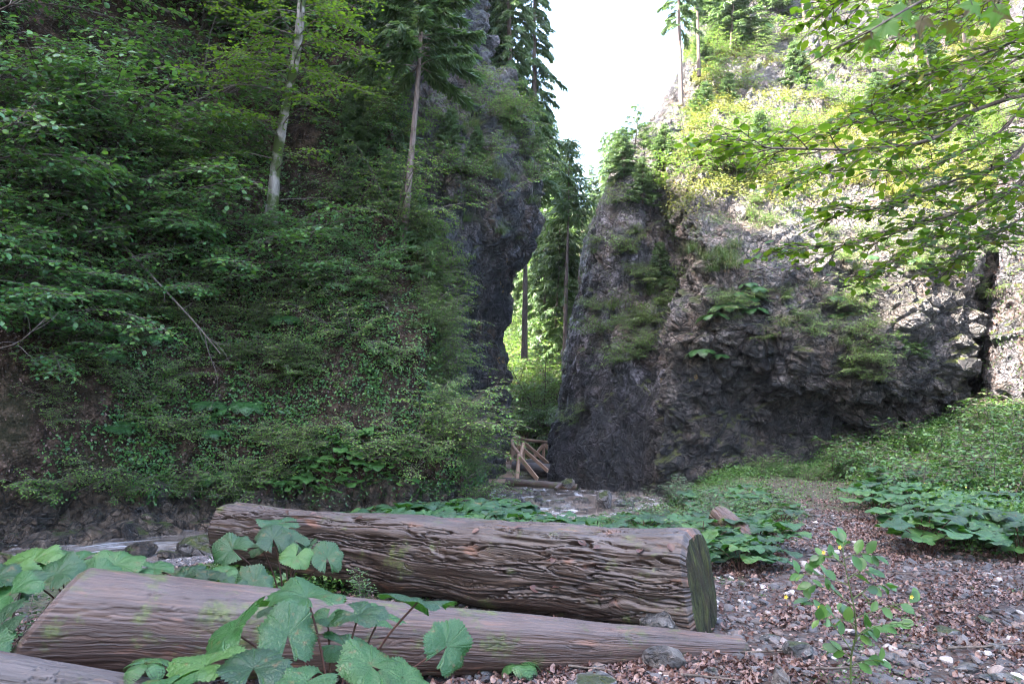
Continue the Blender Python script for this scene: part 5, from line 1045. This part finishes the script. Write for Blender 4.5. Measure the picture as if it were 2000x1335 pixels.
# small divided-leaf plants by the logs
for px, py, Y, q, lb in ((1215, 1180, 4.55, .38, 'small divided-leaf herb in front of the big log near the rock'), (1240, 1155, 4.6, .42, 'bluish ferny herb leaning on the big log'), (285, 1300, 3.1, .30, 'small lacy-leaved herb against the butt of the tapering log'), (712, 1162, 4.4, .28, 'small round-leaved herb between the logs'), (1012, 1300, 4.0, .3, 'little herb in the litter at the bottom')):
    p = P(px, py + 45 if Y > 4.5 else py, Y); p[2] = max(p[2], float(gz(p[0], p[1])[0]) + .0) if Y < 4.5 and px > 600 else p[2] if px < 600 else float(gz(p[0], p[1])[0])
    inst('small_herb', PR['fern'][0] if px != 712 else PR['balsam'][0], p, (0, 0, px), q * (1.4 if px > 1100 else 1), lb, 'herb')
# ------------------------------------------------------------ seedling with oval leaves and yellow flowers
r4 = np.random.default_rng(44); b0 = P(1662, 1345, 3.55); b0[2] = float(gz(b0[0], b0[1])[0]) - .02
def rel(px, py, Y): return P(px, py, Y) - b0
stem = catmull(np.array([np.zeros(3), rel(1662, 1290, 3.5), rel(1672, 1240, 3.45), rel(1668, 1185, 3.42), rel(1655, 1125, 3.4), rel(1645, 1070, 3.4)]), 24)
tb = [(stem, np.linspace(.005, .0016, 24))]; T, Mx = [], []
for i, (tx, ty) in ((6, (1580, 1170)), (9, (1760, 1215)), (11, (1600, 1210)), (12, (1790, 1175)), (14, (1585, 1140)), (15, (1730, 1140)), (17, (1560, 1120)), (18, (1700, 1115)), (20, (1600, 1085)), (21, (1710, 1085)), (22, (1650, 1055)), (5, (1620, 1270)), (4, (1720, 1290)), (8, (1700, 1225)), (10, (1640, 1195))):
    e = rel(tx, ty, 3.42 + r4.normal(0, .08)); q = catmull(np.array([stem[i], stem[i] * .5 + e * .5 + (0, 0, .015), e]), 8); tb.append((q, np.linspace(.0025, .001, 8)))
    for t in (2, 3, 4, 5, 6, 7, 7):
        d = unit(q[7] - q[0]); T.append(q[t][None] + 0); ld = unit(d * .6 + np.cross(d, (0, -1, 0.3)) * r4.choice([-1, 1]) * .7 + r4.normal(0, .25, 3)); Mx.append(lframes(ld[None], unit(np.array([.1, -.45, .8]) + r4.normal(0, .35, 3))[None], np.array([r4.uniform(.045, .072)])) * np.array([.85, 1, 1]))
V, Fc, rr_ = merge(LEAF_V * np.array([1.05, 1, 1]), LEAF_F, np.concatenate(Mx), np.concatenate(T), r4)
sd = link('seedling', None); sd.location = b0; tag(sd, 'slender oval-leaved seedling with yellow flowers in the right foreground', 'seedling')
link('foliage', mesh('seedling_leaves', V, Fc, [M['mossgrass']], rnd=rr_), sd); tv, tf = tube(tb, 6); link('stem', mesh('seedling_stem', tv, tf, [M['greenstalk']]), sd)
for px, py in ((1608, 1078), (1640, 1068), (1535, 1165), (1780, 1165), (1600, 1185)):
    c = rel(px, py, 3.4); T_ = np.repeat(c[None], 5, 0); an = np.arange(5) * 1.256; dd = np.stack([np.cos(an), -.4 + 0 * an, np.sin(an)], 1)
    V, Fc, q = merge(SM_V, SM_F, lframes(dd, np.tile([0, -1., .3], (5, 1)), np.full(5, .011)), T_, r4); link('flower', mesh('yellow_flower', V, Fc, [M['yellow']], rnd=q), sd)
# spike plants at the left edge and in the beds
ongr('greyherb', 1, lambda px, py, x, y: 10 < px < 60, rng, 'flowering_herb', 'yellow-green flowering spike at the left edge behind the butt of the log', 'herb', None, (.6, .7), (-3.2, -2.6, 4.4, 5.0))
# ------------------------------------------------------------ overhanging beech, top right
r5 = np.random.default_rng(55); f = Fol(); b0 = P(2330, 900, 5.2); b0[2] = 0.6
trunk = catmull(np.array([b0 - (0, 0, .3), b0 + (.0, 0, 1.2), b0 + (-.05, -.1, 2.4), b0 + (-.1, -.1, 4.2)]), 20)
J = lambda z: np.array([b0[0] - .05, b0[1] - .08, z])
limbs = [([J(2.2), (2110, 150, 4.9), (1990, 152, 4.7), (1900, 195, 4.6), (1770, 232, 4.5), (1660, 240, 4.5)], .016, .55), ([J(2.0), (2100, 220, 4.5), (1930, 205, 4.4), (1830, 268, 4.3), (1700, 290, 4.2), (1560, 290, 4.2), (1480, 285, 4.2), (1415, 258, 4.3)], .014, .48),
         ([J(1.9), (2090, 260, 4.8), (1960, 320, 4.7), (1840, 360, 4.6), (1720, 405, 4.5), (1650, 410, 4.5)], .012, .45), ([J(2.6), (2100, 60, 4.8), (1960, 90, 4.7), (1860, 130, 4.6), (1760, 160, 4.6)], .013, .5),
         ([J(2.9), (2100, -40, 5.0), (1950, 10, 4.9), (1820, 40, 4.8), (1690, 60, 4.8)], .013, .55), ([J(1.8), (2100, 330, 4.6), (2000, 360, 4.5), (1880, 410, 4.5), (1760, 450, 4.5), (1640, 480, 4.4), (1540, 478, 4.4)], .012, .45),
         ([J(1.8), (2080, 400, 5), (1990, 430, 4.9), (1930, 470, 4.8), (1860, 520, 4.8)], .010, .4), ([J(2.9), (2120, -80, 4.4), (1980, -30, 4.3), (1850, -20, 4.2), (1700, -10, 4.2), (1630, 5, 4.2)], .012, .5), ([J(2.3), (2050, 200, 5.4), (1950, 260, 5.4), (1800, 330, 5.4), (1660, 330, 5.3), (1560, 345, 5.3)], .012, .5),
         ([J(2.4), (2070, 110, 5.6), (1930, 150, 5.6), (1800, 190, 5.6), (1720, 200, 5.5)], .012, .5), ([J(1.9), (2080, 300, 5.5), (1970, 380, 5.4), (1850, 450, 5.3), (1760, 500, 5.2), (1700, 540, 5.2)], .011, .4)]
for pts, r0, sl_ in limbs:
    q = catmull(np.array([p if isinstance(p, np.ndarray) else P(*p) for p in pts]), 26)[4:]
    f.branch(q, r0, r5, .062, 24, sl_, 5, .16, start=.10, flat=.6, droop=-.035)
pr = f.meshes('overhang', M['beech'], M['twig'], r5); tv, tf = tube([(trunk, np.linspace(.13, .07, 20))], 14)
o = link('beech_tree', None); o.location = b0; tag(o, 'beech tree whose leafy branches hang into the top right corner', 'tree')
for nm, me in (('trunk', mesh('beech_trunk', tv, tf, [M['palebark']])), ('foliage', pr[0][1]), ('limb', pr[1][1])):
    me.transform(Matrix.Translation(-Vector(b0))); link(nm, me, o)
# maple twig hanging close, top right
def mleaf():
    an, rd = [], []
    for k, (a_, L_) in enumerate([(-2.25, .55), (-1.15, .85), (0, 1.0), (1.15, .85), (2.25, .55)]):
        an += [a_ - .28, a_ - .12, a_, a_ + .12, a_ + .28]; rd += [L_ * .55, L_ * .68, L_, L_ * .68, L_ * .55]
        if k < 4: an.append(a_ + .56); rd.append(.42)
    an = np.array(an); rd = np.array(rd); V = np.stack([np.sin(an) * rd, np.cos(an) * rd, -.25 * rd ** 2 + .05 * np.cos(an * 3)], 1); V = np.concatenate([[(0, 0, 0)], V]); n = len(an)
    return V, np.array([(0, i + 1, i) for i in range(1, n)] + [(0, 1, n)])
MV, MF = mleaf()
def maplemat():
    b = NB('maple_leaf'); p = b.pos(); col = b.mix(b.ramp(b.noise(p, 14, 5, .6), [(.52, 0.0), (.58, 1.0)]), (0.05, 0.12, 0.015), (0.05, 0.018, 0.010))
    return b.done(b.n('MixShader', {0: .45, 1: b.bsdf(col, .5, .3), 2: b.n('BsdfTranslucent', {'Color': b.mix(0.35, col, (0.2, .35, .02))}).outputs[0]}).outputs[0])
mm = maplemat(); mt = link('maple_branch', None); m0 = P(1960, -140, 2.3); mt.location = m0; tag(mt, 'close maple twig with big brown-blotched leaves hanging in at the top right', 'branch')
tw = catmull(np.array([m0, P(1900, -60, 2.3), P(1820, -10, 2.25), P(1750, 30, 2.2), P(1700, 60, 2.2)]), 16) - m0; tubes = [(tw, np.linspace(.006, .002, 16))]
for px, py, Y, rp in ((1730, 45, 2.2, 62), (1765, 20, 2.25, 48), (1705, 78, 2.2, 40), (1950, 20, 2.3, 48), (1900, 10, 2.3, 40), (1600, 105, 2.6, 18), (1578, 130, 2.6, 16), (1618, 108, 2.6, 16), (1555, 145, 2.6, 17), (1602, 162, 2.6, 16), (1625, 148, 2.6, 17), (1800, 40, 2.4, 42), (1850, 50, 2.35, 36)):
    c = P(px, py, Y) - m0; s = rp / F * Y; d = unit(np.array([r5.normal(-.2, .6), r5.normal(0, .3), -.8])); nn = unit(np.array([r5.normal(0, .4), -.9, .45]))
    v = MV @ lframes(d[None], nn[None], np.array([s]))[0].T + c; lf = link('leaf', mesh('maple_leaf', v, MF, [mm]), mt)
    j = tw[np.argmin(((tw - c) ** 2).sum(1))]; tubes.append((np.array([j, (j + c) / 2 + (0, 0, .01), c]), np.array([.002, .0015, .001])))
tv, tf = tube(tubes, 6); link('twig', mesh('maple_twig', tv, tf, [M['twig']]), mt)
# ------------------------------------------------------------ damp air in the gorge
def haze(d):
    V = np.array([(x, y, z) for x in (-62, 62) for y in (-32, 125) for z in (-3.5, 82)], float)
    Fc = np.array([(0, 1, 3, 2), (4, 6, 7, 5), (0, 4, 5, 1), (2, 3, 7, 6), (0, 2, 6, 4), (1, 5, 7, 3)])
    m = bpy.data.materials.new('haze'); m.use_nodes = True; t = m.node_tree; t.nodes.clear(); o_ = t.nodes.new('ShaderNodeOutputMaterial'); v = t.nodes.new('ShaderNodeVolumePrincipled')
    v.inputs['Density'].default_value = d; v.inputs['Color'].default_value = (.93, .96, 1, 1); v.inputs['Anisotropy'].default_value = .2; t.links.new(v.outputs[0], o_.inputs['Volume'])
    h = link('haze', mesh('haze', V, Fc, [m], smooth=False)); tag(h, None, None, None, 'stuff'); return h
HZ = haze(0.00022)
